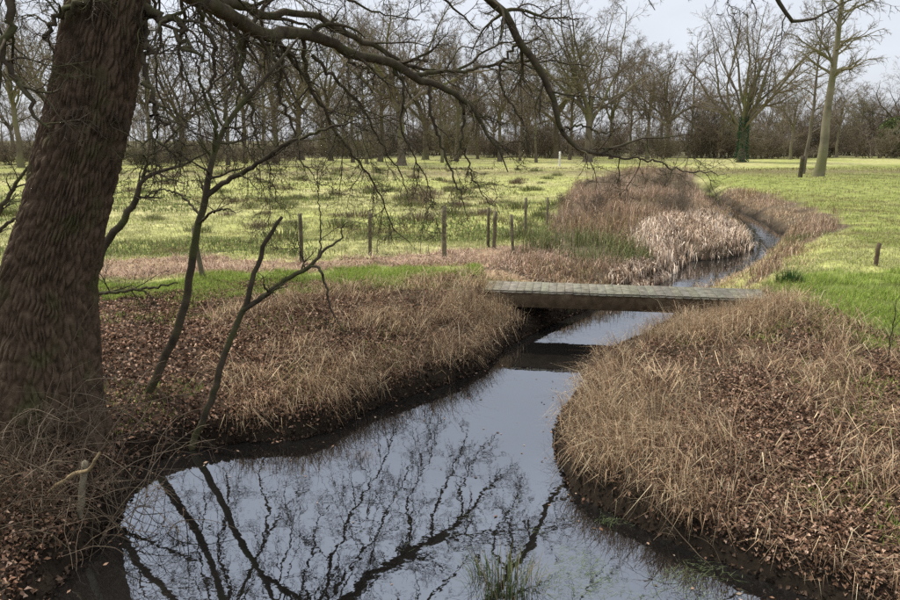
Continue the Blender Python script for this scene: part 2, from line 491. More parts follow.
def groundmat():
    m, t, b = newmat('field_ground')
    n = t.nodes.new; l = t.links.new
    at = n('ShaderNodeAttribute'); at.attribute_name = 'Col'
    g = n('ShaderNodeNewGeometry')
    n1 = n('ShaderNodeTexNoise'); n1.inputs['Scale'].default_value = 1.6; n1.inputs['Detail'].default_value = 8; n1.inputs['Roughness'].default_value = 0.65
    l(g.outputs['Position'], n1.inputs[0])
    r = n('ShaderNodeMapRange'); r.inputs[1].default_value = 0.3; r.inputs[2].default_value = 0.7; r.inputs[3].default_value = 0.45; r.inputs[4].default_value = 1.4
    l(n1.outputs[0], r.inputs[0])
    sc = n('ShaderNodeVectorMath'); sc.operation = 'SCALE'; l(at.outputs['Color'], sc.inputs[0]); l(r.outputs[0], sc.inputs['Scale'])
    l(sc.outputs[0], b.inputs['Base Color'])
    b.inputs['Roughness'].default_value = 0.95
    n2 = n('ShaderNodeTexNoise'); n2.inputs['Scale'].default_value = 14; n2.inputs['Detail'].default_value = 6
    l(g.outputs['Position'], n2.inputs[0])
    bp = n('ShaderNodeBump'); bp.inputs['Strength'].default_value = 0.7; bp.inputs['Distance'].default_value = 0.06
    l(n2.outputs[0], bp.inputs['Height']); l(bp.outputs[0], b.inputs['Normal'])
    return m
ground = link('ground', mesh('ground', np.stack([GX.ravel(), GY.ravel(), GZ.ravel()], 1), [gq], groundmat(), gc))
tag(ground, 'rough meadow ground with sloping stream banks and damp edges', 'ground', kind='structure')

# ------------------------------------------------------------------ water
def watermat():
    m, t, b = newmat('stream_water')
    n = t.nodes.new; l = t.links.new
    b.inputs['Base Color'].default_value = (0.010, 0.009, 0.008, 1)
    b.inputs['Roughness'].default_value = 0.015
    b.inputs['IOR'].default_value = 3.3
    b.inputs['Specular Tint'].default_value = (0.84, 0.90, 1.0, 1)
    b.inputs['Specular IOR Level'].default_value = 0.5
    g = n('ShaderNodeNewGeometry')
    n1 = n('ShaderNodeTexNoise'); n1.inputs['Scale'].default_value = 2.2; n1.inputs['Detail'].default_value = 2
    n2 = n('ShaderNodeTexNoise'); n2.inputs['Scale'].default_value = 9.0; n2.inputs['Detail'].default_value = 2
    l(g.outputs['Position'], n1.inputs[0]); l(g.outputs['Position'], n2.inputs[0])
    ad = n('ShaderNodeMath'); ad.operation = 'MULTIPLY_ADD'; ad.inputs[1].default_value = 0.25
    l(n2.outputs[0], ad.inputs[0]); l(n1.outputs[0], ad.inputs[2])
    bp = n('ShaderNodeBump'); bp.inputs['Strength'].default_value = 0.10; bp.inputs['Distance'].default_value = 0.02
    l(ad.outputs[0], bp.inputs['Height']); l(bp.outputs[0], b.inputs['Normal'])
    return m
wp = np.array(STREAM)
x0, x1 = wp[:, 0].min() - 1, wp[:, 0].max() + 1
wv = np.array([[x0, -8, WZ], [x1, -8, WZ], [x1, wp[:, 1].max() + .5, WZ], [x0, wp[:, 1].max() + .5, WZ]])
water = link('water', mesh('water', wv, [np.array([[0, 1, 2, 3]])], watermat(), None, False))
tag(water, 'still dark stream reflecting sky and bare branches', 'water', kind='structure')

# ------------------------------------------------------------------ big leaning oak
def worley(u, v, seed):
    iu, iv = np.floor(u), np.floor(v)
    f1 = np.full(u.shape, 9.0); f2 = np.full(u.shape, 9.0)
    for a in (-1, 0, 1):
        for b in (-1, 0, 1):
            cx = iu + a + 0.1 + 0.8 * _hash(iu + a, iv + b, seed); cy = iv + b + _hash(iu + a, iv + b, seed + 5)
            d = np.hypot(u - cx, v - cy)
            f2 = np.where(d < f1, f1, np.minimum(f2, d)); f1 = np.minimum(f1, d)
    return f2 - f1

def oak_trunk():
    D = 6.7
    ax = [(36, 470, 66), (38, 420, 60), (41, 360, 52), (44, 300, 46), (54, 250, 42.5), (69, 200, 39.5), (81, 150, 38), (94, 100, 36), (103, 50, 35), (112, 0, 34), (124, -80, 33), (138, -180, 31), (150, -290, 28), (158, -420, 23), (172, -560, 17), (178, -700, 11), (190, -850, 5)]
    pts = []
    for i, (a, b, r) in enumerate(ax):
        p = at_y(a, b, D + 0.0)
        pts.append([p[0], D, p[2], r / F * D])
    q = catmull(pts, 1200)
    # denser rings where the bark is near
    zv = q[:, 2]
    lo = np.linspace(-0.75, 4.7, 310); hi = np.linspace(4.75, zv.max(), 70)
    zz = np.r_[lo, hi]
    A = np.stack([np.interp(zz, zv, q[:, k]) for k in (0, 1)] + [zz], 1)
    below = zz < zv.min()
    R = np.interp(zz, zv, q[:, 3])
    R = R + np.where(below, (zv.min() - zz) * 0.25, 0)
    th = np.r_[np.linspace(2.7, 6.9, 300, endpoint=False), np.linspace(6.9, 2.7 + 2 * math.pi, 60, endpoint=False)] - 0.75
    nu = len(th)
    TH, ZZ = np.meshgrid(th, zz)
    RR = np.repeat(R[:, None], nu, 1)
    flare = np.exp(-(ZZ + 0.2) / 0.55).clip(0, 2.2)
    lob = 0.5 + 0.5 * np.cos(TH * 5 + 1.3 + 0.5 * np.sin(TH * 2))
    RR = RR * (1 + 0.20 * flare * lob) + 0.03 * np.sin(TH * 3 + ZZ * 0.8) + 0.015 * np.sin(TH * 7 - ZZ * 1.7)
    circ = TH * 0.40
    # wrap-safe bark coordinates: whole number of cells round the trunk
    cells = 60
    U = TH / (2 * math.pi) * cells
    wu = 1.5 * (fbm(np.cos(TH) * 0.5 + 3, ZZ * 0.8 + np.sin(TH) * 0.5, 0.30, 61, 3) - 0.5) * 2
    Vv = ZZ / 0.19
    def wl(Uo, Vo, seed):
        a = worley(Uo, Vo, seed); b = worley(Uo - cells, Vo, seed)
        k = ss(((TH - th[0]) / (2 * math.pi) - 0.93) / 0.07)
        return a * (1 - k) + b * k
    e = wl(U + wu, Vv + 0.43 * (U + wu), 71)
    e2 = wl(U + 0.7 * wu + 0.31, Vv * 1.9 - 0.37 * U, 72)
    rid = ss(e / 0.45) * 0.8 + 0.2 * ss(e2 / 0.5)
    fine = fbm(np.cos(TH) * 0.45 * 1.0 + ZZ * 0.05, ZZ + np.sin(TH) * 0.45, 0.03, 63, 3)
    amp = 0.038 * np.where(ZZ < 4.7, 1, 0.6)
    RR = RR + amp * (rid - 0.7) + 0.004 * (fine - 0.5)
    # old knot and a scar band
    RR = RR + 0.03 * np.exp(-((TH - 4.9) / 0.16) ** 2 - ((ZZ - 2.15) / 0.12) ** 2)
    X = A[:, 0][:, None] + RR * np.cos(TH); Y = A[:, 1][:, None] + RR * np.sin(TH)
    V = np.stack([X, Y, ZZ], -1).reshape(-1, 3)
    nr = len(zz)
    i = np.arange(nr - 1)[:, None]; j = np.arange(nu)[None]
    Q = np.stack([i * nu + j, i * nu + (j + 1) % nu, (i + 1) * nu + (j + 1) % nu, (i + 1) * nu + j], -1).reshape(-1, 4)
    return V, Q, A, R

oak = empty('oak_tree', (OAKX, OAKY, float(gh(np.array([OAKX]), np.array([OAKY]))[0])))
tag(oak, 'massive leaning oak with deeply ridged bark rooted at the edge of the water', 'tree')
oinv = np.array(oak.location)
OV, OQ, OA, OR = oak_trunk()
link('trunk', mesh('oak_trunk', OV - oinv, [OQ], M_oak), oak)

def trunk_at(z):
    return np.array([np.interp(z, OA[:, 2], OA[:, 0]), np.interp(z, OA[:, 2], OA[:, 1]), z])

def limb(spec, n=40, jit=0.012):
    """spec rows: px, py, depth, radius m"""
    pts = []
    for a, b, d, r in spec:
        p = at_y(a, b, d); pts.append([*p, r])
    q = catmull(pts, n)
    q[2:-1, :3] += rng.normal(0, jit, (n - 3, 3))
    return q[:, :3], np.maximum(q[:, 3], 0.004)

tz = trunk_at
def from_trunk(z, r):
    p = tz(z); return p
LIMBS = {
 'A': [(118, -45, 6.9, .10), (160, -22, 8.0, .10), (195, -4, 9.0, .105), (228, 14, 9.8, .10), (262, 33, 10.6, .095), (300, 33, 11.3, .09), (335, 44, 11.9, .082), (360, 56, 12.3, .078), (392, 63, 12.6, .075), (414, 76, 12.8, .066), (442, 88, 13.0, .056), (462, 99, 13.1, .047), (478, 116, 13.2, .038), (488, 136, 13.2, .028), (500, 152, 13.1, .018), (508, 172, 13.0, .010)],
 'A2': [(130, -60, 6.9, .08), (180, -30, 9, .075), (215, -1, 10.2, .072), (245, 6, 11.0, .068), (262, 15, 11.4, .062), (290, 12, 11.9, .056), (318, 16, 12.3, .052), (345, 34, 12.6, .05), (378, 47, 12.9, .045), (402, 62, 13.1, .038), (425, 70, 13.3, .03), (462, 69, 13.6, .027), (480, 56, 13.8, .022), (504, 42, 14.0, .016), (535, 40, 14.2, .009)],
 'A3': [(412, 75, 12.8, .045), (440, 72, 13.2, .036), (470, 70, 13.5, .030), (505, 62, 13.9, .024), (545, 60, 14.2, .018), (590, 66, 14.5, .011)],
 'B': [(150, -330, 6.8, .11), (240, -260, 8.5, .10), (340, -160, 10.2, .09), (430, -70, 11.6, .08), (470, -25, 12.2, .075), (490, 0, 12.5, .072), (508, 18, 12.6, .068), (515, 36, 12.7, .066), (530, 56, 12.8, .062), (545, 80, 12.9, .058), (553, 98, 13.0, .054), (558, 118, 13.0, .048), (564, 135, 13.1, .044), (578, 148, 13.1, .04), (600, 154, 13.2, .034), (616, 146, 13.3, .024), (640, 139, 13.4, .018), (668, 136, 13.5, .012), (694, 134, 13.6, .006)],
 'B2': [(600, 154, 13.2, .028), (625, 158, 13.3, .023), (650, 160, 13.4, .018), (680, 170, 13.5, .013), (702, 172, 13.6, .010), (725, 174, 13.7, .005)],
 'B3': [(562, 130, 13.0, .026), (580, 126, 13.3, .020), (605, 132, 13.6, .015), (630, 121, 13.8, .009), (650, 112, 14, .005)],
 'H1': [(303, 35, 11.4, .036), (305, 60, 11.7, .034), (309, 85, 11.9, .031), (322, 108, 12.1, .029), (340, 140, 12.3, .025), (362, 165, 12.5, .02), (378, 190, 12.6, .015), (390, 222, 12.7, .010), (412, 246, 12.7, .006)],
 'H2': [(430, 84, 12.9, .032), (431, 112, 12.9, .029), (440, 142, 12.9, .025), (452, 172, 12.8, .018), (462, 200, 12.8, .011), (470, 222, 12.8, .006)],
 'H3': [(460, 100, 13.1, .03), (464, 118, 13.1, .027), (462, 142, 13, .022), (468, 160, 13, .017), (478, 188, 12.9, .011), (500, 214, 12.9, .006)],
 'H4': [(340, 46, 12.0, .024), (352, 62, 12.0, .022), (372, 74, 12.0, .018), (372, 88, 12, .013), (366, 98, 12, .007)],
 'H5': [(312, 55, 11.7, .03), (338, 82, 12, .027), (360, 105, 12.2, .024), (372, 128, 12.3, .019), (385, 150, 12.4, .015), (402, 178, 12.5, .011), (408, 206, 12.5, .006)],
 'H6': [(228, 14, 9.8, .034), (238, 40, 10.0, .031), (236, 70, 10.2, .027), (250, 104, 10.4, .022), (256, 140, 10.5, .016), (272, 172, 10.6, .010), (276, 200, 10.6, .006)],
 'H7': [(270, 33, 10.8, .032), (282, 62, 11.0, .029), (278, 92, 11.2, .025), (292, 126, 11.3, .019), (302, 160, 11.4, .012), (322, 186, 11.4, .006)],
 'H8': [(196, -3, 9.0, .034), (204, 26, 9.2, .030), (216, 56, 9.3, .026), (210, 92, 9.4, .020), (222, 126, 9.5, .013), (232, 150, 9.5, .006)],
 'H9': [(392, 63, 12.6, .03), (404, 92, 12.8, .026), (400, 122, 12.9, .021), (412, 152, 13, .015), (430, 186, 13, .010), (436, 212, 13, .005)],
 'H10': [(520, 42, 12.7, .028), (500, 66, 12.9, .024), (506, 96, 13.0, .019), (524, 124, 13.1, .013), (530, 158, 13.1, .006)],
 'D5': [(126, -100, 6.9, .08), (190, -120, 9.4, .068), (260, -80, 11.4, .052), (310, -30, 12.6, .036), (350, 0, 13.4, .024), (382, 14, 14, .015), (420, 20, 14.4, .007)],
 'E0': [(128, -110, 6.9, .085), (146, -70, 9.5, .07), (176, -26, 12.2, .055), (206, 10, 13.6, .04), (236, 40, 14.6, .028), (262, 66, 15.2, .016), (290, 80, 15.6, .008)],
 'E1': [(172, -30, 12.0, .036), (184, 16, 12.8, .031), (180, 60, 13.2, .026), (196, 104, 13.4, .019), (204, 150, 13.5, .012), (222, 196, 13.5, .006)],
 'E2': [(230, 35, 14.4, .032), (240, 80, 14.4, .027), (236, 124, 14.4, .020), (256, 164, 14.4, .013), (268, 206, 14.4, .006)],
 'E3': [(150, -64, 9.9, .034), (150, -20, 11.2, .03), (160, 30, 12.0, .025), (156, 80, 12.4, .018), (172, 128, 12.6, .011), (176, 170, 12.6, .006)],
 'R1': [(122, -12, 6.8, .05), (136, 2, 6.7, .045), (147, 8, 6.6, .04), (160, 16, 6.6, .035), (178, 20, 6.6, .031), (186, 26, 6.6, .026), (180, 36, 6.6, .022), (188, 48, 6.5, .018), (200, 56, 6.5, .012), (212, 70, 6.5, .006)],
 'R2': [(138, 6, 6.8, .032), (146, 30, 6.7, .029), (149, 52, 6.6, .026), (145, 72, 6.6, .023), (150, 92, 6.5, .021), (154, 112, 6.5, .016), (154, 130, 6.5, .011), (142, 160, 6.4, .005)],
 'R3': [(151, 95, 6.5, .017), (158, 118, 6.5, .014), (170, 126, 6.5, .011), (182, 142, 6.5, .007), (196, 150, 6.5, .004)],
 'L1': [(92, -90, 6.7, .05), (40, -40, 6.2, .038), (12, 0, 6.0, .034), (8, 20, 6.0, .031), (5, 40, 6.0, .029), (6, 64, 6.0, .026), (22, 86, 6.0, .024), (34, 106, 6, .019), (36, 118, 6, .015), (50, 128, 6, .008)],
 'L2': [(104, -12, 6.7, .038), (90, -5, 6.4, .034), (78, 2, 6.3, .029), (66, 8, 6.3, .025), (56, 18, 6.3, .022), (44, 36, 6.3, .019), (50, 46, 6.3, .013), (54, 54, 6.3, .007)],
 'C': [(160, -430, 6.8, .10), (330, -330, 9, .09), (520, -220, 11, .075), (680, -100, 12, .05), (750, -40, 12.3, .042), (776, -6, 12.4, .036), (783, 10, 12.4, .033), (795, 22, 12.5, .029), (812, 18, 12.6, .022), (835, 8, 12.8, .013), (860, -4, 13, .007)],
 'C2': [(680, -100, 12, .03), (705, -60, 12.2, .022), (722, -20, 12.3, .012), (728, 6, 12.3, .008), (728, 16, 12.3, .004)],
 'D1': [(140, -200, 6.8, .10), (220, -170, 8.6, .085), (300, -120, 10.5, .07), (370, -70, 12.2, .05), (420, -25, 13.2, .033), (455, 10, 13.8, .02), (480, 30, 14.2, .01)],
 'D2': [(152, -300, 6.8, .10), (250, -300, 9.5, .085), (380, -250, 12, .065), (500, -180, 13.6, .045), (590, -90, 14.5, .028), (630, -30, 15, .015), (655, 10, 15.2, .008)],
 'D3': [(120, -60, 7.0, .075), (150, -60, 8.4, .07), (200, -30, 9.6, .055), (220, 5, 10.4, .04), (232, 30, 11, .03), (262, 46, 11.4, .02), (300, 58, 11.8, .012)],
 'D4': [(130, -130, 6.9, .08), (60, -140, 8.2, .065), (10, -80, 9.2, .045), (-10, -20, 9.8, .03), (0, 30, 10, .018), (30, 60, 10.2, .009)],
}
twP, twR = [], []
oak_n2 = Acc(); oak_n3 = Acc(); oak_n4 = Acc()
BT = (0.07, 0.06, 0.04)
for key, spec in LIMBS.items():
    n = 60 if spec[0][3] > 0.07 else 36
    big = spec[0][3] > 0.09
    P, R = limb(spec, n, 0.014 if spec[0][3] > 0.05 else 0.02)
    V, Q = tubes(P[None], R[None], 10 if spec[0][3] > 0.04 else 7)
    a = Acc(); a.add(V - oinv, Q, BT)
    lo = link('limb', a.mesh('oak_limb', M_limb), oak)
    plen = np.linalg.norm(np.diff(P, axis=0), axis=1).sum()
    # side branches, drooping and zigzag
    t0 = 0.15 if plen < 5 else 0.34
    c1 = int(min(max(4, plen * (2.0 if plen > 5 else 3.2)), 15))
    P1, R1 = children(P[None], R[None], c1, t0, 1.0, 50, 14, 0, 0.5, 12, 0.19, -0.025, 0.16, 0.008, 0.4, lenabs=np.full(c1, 1.75 if plen > 2.9 else 0.9))
    for k in range(len(P1)):
        V, Q = tubes(P1[k:k + 1], R1[k:k + 1], 5); a = Acc(); a.add(V - oinv, Q, BT)
        link('branch', a.mesh('oak_branch', M_limb), lo)
    P2, R2 = children(P1, R1, 10 if plen > 2.9 else 6, 0.12, 1.0, 48, 14, 0.42, 0.6, 7, 0.20, -0.02, 0.3, 0.0048, 0.15)
    V, Q = tubes(P2, R2, 4); oak_n3.add(V - oinv, Q, BT)
    P3, R3 = children(P2, R2, 5, 0.15, 1.0, 45, 14, 0.45, 0.6, 4, 0.22, 0.0, 0.4, 0.0034, 0.08)
    V, Q = tubes(P3, R3, 3); oak_n4.add(V - oinv, Q, BT)
link('twig', oak_n3.mesh('oak_twigs', M_twig), oak)['kind'] = 'stuff'
link('twig', oak_n4.mesh('oak_fine_twigs', M_twig), oak)['kind'] = 'stuff'

# ------------------------------------------------------------------ saplings by the water
def sapling(label, specs, twig=True, mat=M_stem, dens=2.2, tl=0.55, names=None, droop=0.0):
    p0 = at_y(*specs[0][0][:3])
    root = empty('alder_sapling', tuple(p0))
    tag(root, label, 'sapling', None)
    off = p0
    n2, n3 = Acc(), Acc()
    for i, spec in enumerate(specs):
        P, R = limb(spec, 34, 0.008)
        V, Q = tubes(P[None], R[None], 9 if R[0] > 0.02 else 6)
        k = len(V); kk = 9 if R[0] > 0.02 else 6
        cap = np.concatenate([V, P[-1:] + (P[-1:] - P[-2:-1]) * 0.05])
        a = Acc()
        tri = np.array([[k - kk + j, k - kk + (j + 1) % kk, k] for j in range(kk)])
        a.add2(cap - off, Q, tri, BT)
        so = link('stem' if i == 0 else 'branch', a.mesh('sapling_stem', mat), root)
        if twig and spec[-1][3] < 0.016:
            plen = np.linalg.norm(np.diff(P, axis=0), axis=1).sum()
            c1 = int(max(3, plen * dens))
            P1, R1 = children(P[None], R[None], c1, 0.55 if i == 0 else 0.15, 1.0, 48, 12, 0, 0.5, 8, 0.14, 0.02 + droop, 0.25, 0.005, 0.15, lenabs=np.full(c1, min(tl, plen * 0.45)))
            for q in range(len(P1)):
                V, Q = tubes(P1[q:q + 1], R1[q:q + 1], 5); a = Acc(); a.add(V - off, Q, BT)
                link('side_branch', a.mesh('sapling_side', mat), so)
            P2, R2 = children(P1, R1, 7, 0.15, 1, 45, 12, 0.5, 0.6, 6, 0.16, droop, 0.3, 0.0032, 0.1)
            V, Q = tubes(P2, R2, 3); n3.add(V - off, Q, BT)
            P3, R3 = children(P2, R2, 3, 0.2, 1, 45, 12, 0.5, 0.6, 4, 0.2, droop, 0.4, 0.0024, 0.06)
            V, Q = tubes(P3, R3, 3); n3.add(V - off, Q, BT)
    if n3.n:
        link('twig', n3.mesh('sapling_twig', M_twig), root)['kind'] = 'stuff'
    return root

D = 8.0
sapling('slender mossy sapling with many twigs rising from the leaf litter beside the oak', [
    [(128, 446, D, .055), (140, 412, D, .052), (158, 372, D, .05), (177, 330, D, .048), (188, 290, D, .045), (195, 240, D, .042), (206, 195, D, .038), (213, 158, D, .033), (224, 130, D + .1, .030), (243, 104, D + .2, .027), (262, 82, D + .3, .023), (282, 58, D + .4, .018), (298, 38, D + .5, .012)],
    [(205, 197, D, .033), (222, 184, D, .030), (244, 172, D, .027), (266, 157, D - .1, .024), (290, 142, D - .2, .02), (318, 132, D - .3, .015), (357, 120, D - .4, .007)],
    [(214, 150, D, .024), (216, 125, D - .1, .021), (208, 105, D - .1, .018), (200, 80, D - .2, .014), (196, 55, D - .2, .008)],
    [(226, 128, D, .02), (226, 100, D + .2, .016), (240, 70, D + .4, .012), (238, 40, D + .4, .006)],
    [(198, 225, D, .018), (212, 212, D - .2, .014), (226, 209, D - .4, .009), (236, 213, D - .5, .005)],
    [(200, 215, D, .016), (180, 195, D + .2, .012), (158, 190, D + .4, .008), (140, 200, D + .5, .005)],
], dens=3.2, tl=0.7)
D = 7.55
sapling('forked sapling standing in the water with one sawn-off prong and a bent dead side shoot', [
    [(183, 474, D, .042), (194, 440, D, .04), (213, 395, D, .039), (224, 358, D, .037), (238, 322, D, .034), (246, 305, D, .033), (254, 275, D, .028), (262, 250, D, .025), (272, 232, D, .022), (282, 217, D, .018)],
    [(243, 310, D, .031), (262, 298, D, .029), (285, 280, D - .05, .026), (306, 268, D - .1, .023), (316, 260, D - .1, .018), (328, 246, D - .1, .013), (342, 238, D - .1, .01), (340, 230, D - .1, .008), (348, 222, D - .1, .005)],
    [(308, 267, D - .1, .016), (319, 268, D - .15, .015), (325, 284, D - .2, .013), (330, 305, D - .2, .011), (345, 335, D - .25, .006)],
    [(318, 258, D - .1, .012), (321, 235, D, .009), (319, 205, D, .007), (316, 165, D, .004)],
    [(305, 268, D - .1, .008), (300, 250, D, .006), (296, 232, D, .004)],
], dens=1.2, tl=0.35)
D = 8.6
sapling('crooked dark sapling leaning out from behind the oak', [
    [(70, 340, D, .062), (82, 300, D, .058), (96, 272, D, .053), (104, 245, D, .049), (122, 222, D, .044), (135, 200, D, .036), (142, 180, D, .028), (160, 172, D, .022), (185, 164, D, .016), (210, 150, D, .009)],
    [(84, 296, D, .024), (112, 292, D - .2, .021), (150, 288, D - .4, .015), (178, 283, D - .5, .008)],
    [(140, 184, D, .02), (148, 165, D, .016), (168, 140, D + .2, .012), (186, 118, D + .3, .006)],
    [(105, 245, D, .018), (100, 225, D, .014), (104, 205, D, .009), (112, 180, D, .005)],
    [(138, 289, D - .4, .010), (150, 296, D - .4, .008), (158, 310, D - .5, .005)],
], dens=2.6, tl=0.6)
D = 9.5
sapling('thin twiggy sapling half hidden on the far side of the oak', [
    [(-30, 330, D, .05), (-22, 260, D, .045), (-5, 220, D, .035), (12, 190, D, .026), (30, 165, D, .016), (45, 140, D, .008)],
    [(-22, 260, D, .03), (-5, 235, D, .025), (20, 215, D, .018), (50, 200, D, .010)],
    [(-28, 300, D, .03), (-40, 220, D, .025), (-30, 160, D, .018), (-10, 110, D, .008)],
], dens=3.0, tl=0.7)

# ------------------------------------------------------------------ footbridge
def box(acc, c, ux, uy, uz, sx, sy, sz, col, bev=0.006, skew=None):
    """bevelled box: 8-corner box with chamfered long edges along ux"""
    hx, hy, hz = sx / 2, sy / 2, sz / 2
    prof = np.array([(-hy + bev, -hz), (hy - bev, -hz), (hy, -hz + bev), (hy, hz - bev), (hy - bev, hz), (-hy + bev, hz), (-hy, hz - bev), (-hy, -hz + bev)])
    V = []
    for s in (-hx, hx):
        for a, b in prof: V.append(c + ux * s + uy * a + uz * b)
    V = np.array(V)
    q = np.array([[i, (i + 1) % 8, 8 + (i + 1) % 8, 8 + i] for i in range(8)])
    t = []
    for o in (0, 8):
        for i in range(1, 7): t.append([o, o + i, o + i + 1])
    acc.add2(V, q, np.array(t), col)

A3 = np.array([BR_A[0], BR_A[1], 0.0]); B3 = np.array([BR_B[0], BR_B[1], 0.0])
uxb = nrm(B3 - A3); uyb = np.array([-uxb[1], uxb[0], 0]); uzb = np.array([0, 0, 1.0])
blen = float(np.linalg.norm(B3 - A3)); bw = 0.86
bridge = empty('footbridge', (float(A3[0]), float(A3[1]), 0.0))
tag(bridge, 'low plank footbridge of weathered grey boards across the stream', 'footbridge')
nb = int(blen / 0.148)
ang = math.atan2(uxb[1], uxb[0])
for i in range(nb):
    a = Acc()
    s = (i + 0.5) * blen / nb
    cw = blen / nb - 0.004
    col = np.array([0.205, 0.19, 0.155]) * rng.uniform(0.88, 1.08) * np.array([1, rng.uniform(0.97, 1.05), rng.uniform(0.9, 1.0)])
    c = uxb * s + uyb * (bw / 2 + rng.normal(0, 0.008)) + uzb * (0.052 + rng.normal(0, 0.002))
    tilt = nrm(uzb + uxb * rng.normal(0, 0.02))
    box(a, c, nrm(uyb + uxb * rng.normal(0, 0.006)), uxb, tilt, bw, cw, 0.042, col, 0.005)
    link('plank', a.mesh('plank', M_wood, False), bridge)
for y in (0.07, bw / 2, bw - 0.07):
    a = Acc(); box(a, uxb * (blen / 2) + uyb * y + uzb * (-0.112), uxb, uyb, uzb, blen - 0.25, 0.10, 0.275, np.array([0.10, 0.072, 0.044]), 0.008)
    link('beam', a.mesh('beam', M_wood, False), bridge)
for s in (0.32, blen - 0.35):
    a = Acc(); box(a, uxb * s + uyb * (bw / 2) + uzb * (-0.40), uyb, uxb, uzb, bw + 0.25, 0.16, 0.29, np.array([0.06, 0.05, 0.035]), 0.01)
    link('sill_beam', a.mesh('sill_beam', M_wood, False), bridge)

# ------------------------------------------------------------------ fence
def post_mesh(h, r, lean, mat=M_wood, col=(0.15, 0.13, 0.09), square=False):
    n = 7
    z = np.linspace(-0.25, h, n)
    P = np.stack([lean[0] * z, lean[1] * z, z], 1) + np.r_[[[0, 0, 0]], rng.normal(0, 0.004, (n - 1, 3))]
    R = np.full(n, r) * np.linspace(1.06, 0.94, n)
    k = 9
    V, Q = tubes(P[None], R[None], k)
    V = V + rng.normal(0, r * 0.05, V.shape)
    top = P[-1] + np.array([0, 0, 0.012])
    m = len(V); V = np.vstack([V, top])
    t = np.array([[m - k + j, m - k + (j + 1) % k, m] for j in range(k)])
    a = Acc(); a.add2(V, Q, t, np.array(col)); return a.mesh('fence_post', mat, True)

FP = [(203, 280, 40, .06, -.12), (302, 264, 40, .055, .0), (370, 254, 33, .055, .02), (444, 260, 42, .065, .0), (488, 249, 31, .05, .0), (494, 250, 29, .06, .03), (513, 254, 31, .05, -.06), (525, 238, 30, .05, .0), (547, 224, 22, .05, .0)]
f0 = gpt(444, 260)
fence = empty('field_fence', (f0[0], f0[1], float(gh(f0[0:1], f0[1:2])[0])))
tag(fence, 'run of weathered round posts with sagging wire along the meadow edge', 'fence')
fl = np.array(fence.location)
tops = []
for a, b, hp, r, ln in FP:
    p = gpt(a, b); z = float(gh(p[0:1], p[1:2])[0])
    h = hp * p[1] / F * 1.28
    tint = rng.uniform(0.8, 1.2)
    o = link('post', post_mesh(h, r * 0.85, (ln, rng.normal(0, .02)), col=np.array([0.15, 0.13, 0.085]) * tint), fence, tuple(np.array([p[0], p[1], z]) - fl))
    tops.append((np.array([p[0], p[1] - r * 0.7, z]), h))
for frac in (0.9, 0.5):
    for i in range(len(tops) - 1):
        if i in (4,): continue
        (p, h), (q, g) = tops[i], tops[i + 1]
        t = np.linspace(0, 1, 9)[:, None]
        pa = p + [0, 0, h * frac]; qb = q + [0, 0, g * frac]
        P = pa * (1 - t) + qb * t; P[:, 2] -= 0.05 * (4 * t * (1 - t))[:, 0]
        V, Q = tubes(P[None], np.full((1, 9), 0.0022), 4)
        a = Acc(); a.add(V - fl, Q, (0.10, 0.085, 0.07)); link('wire', a.mesh('wire', M_wire), fence)
p = gpt(876, 264); zz0 = float(gh(p[0:1], p[1:2])[0])
o = link('fence_post', post_mesh(0.52, .05, (.01, 0), col=(0.11, 0.08, 0.055)), None, (p[0], p[1], zz0))
tag(o, 'short dark lone post at the edge of the bright grass right of the stream', 'post')
p = at_y(803, 150, 53.0); zz0 = float(gh(p[0:1], p[1:2])[0])
o = link('tree_stump', post_mesh(1.5, .16, (.03, 0), M_limb), None, (p[0], p[1], zz0))
tag(o, 'broken-off mossy stump on the lawn just left of the pale-trunked tree', 'stump')
p = at_y(560, 150, 78.0); zz0 = float(gh(p[0:1], p[1:2])[0])
o = link('marker_post', post_mesh(1.55, .11, (0, 0), col=(0.62, 0.60, 0.55)), None, (p[0], p[1], zz0))
tag(o, 'small pale marker post in front of the far wood', 'post')

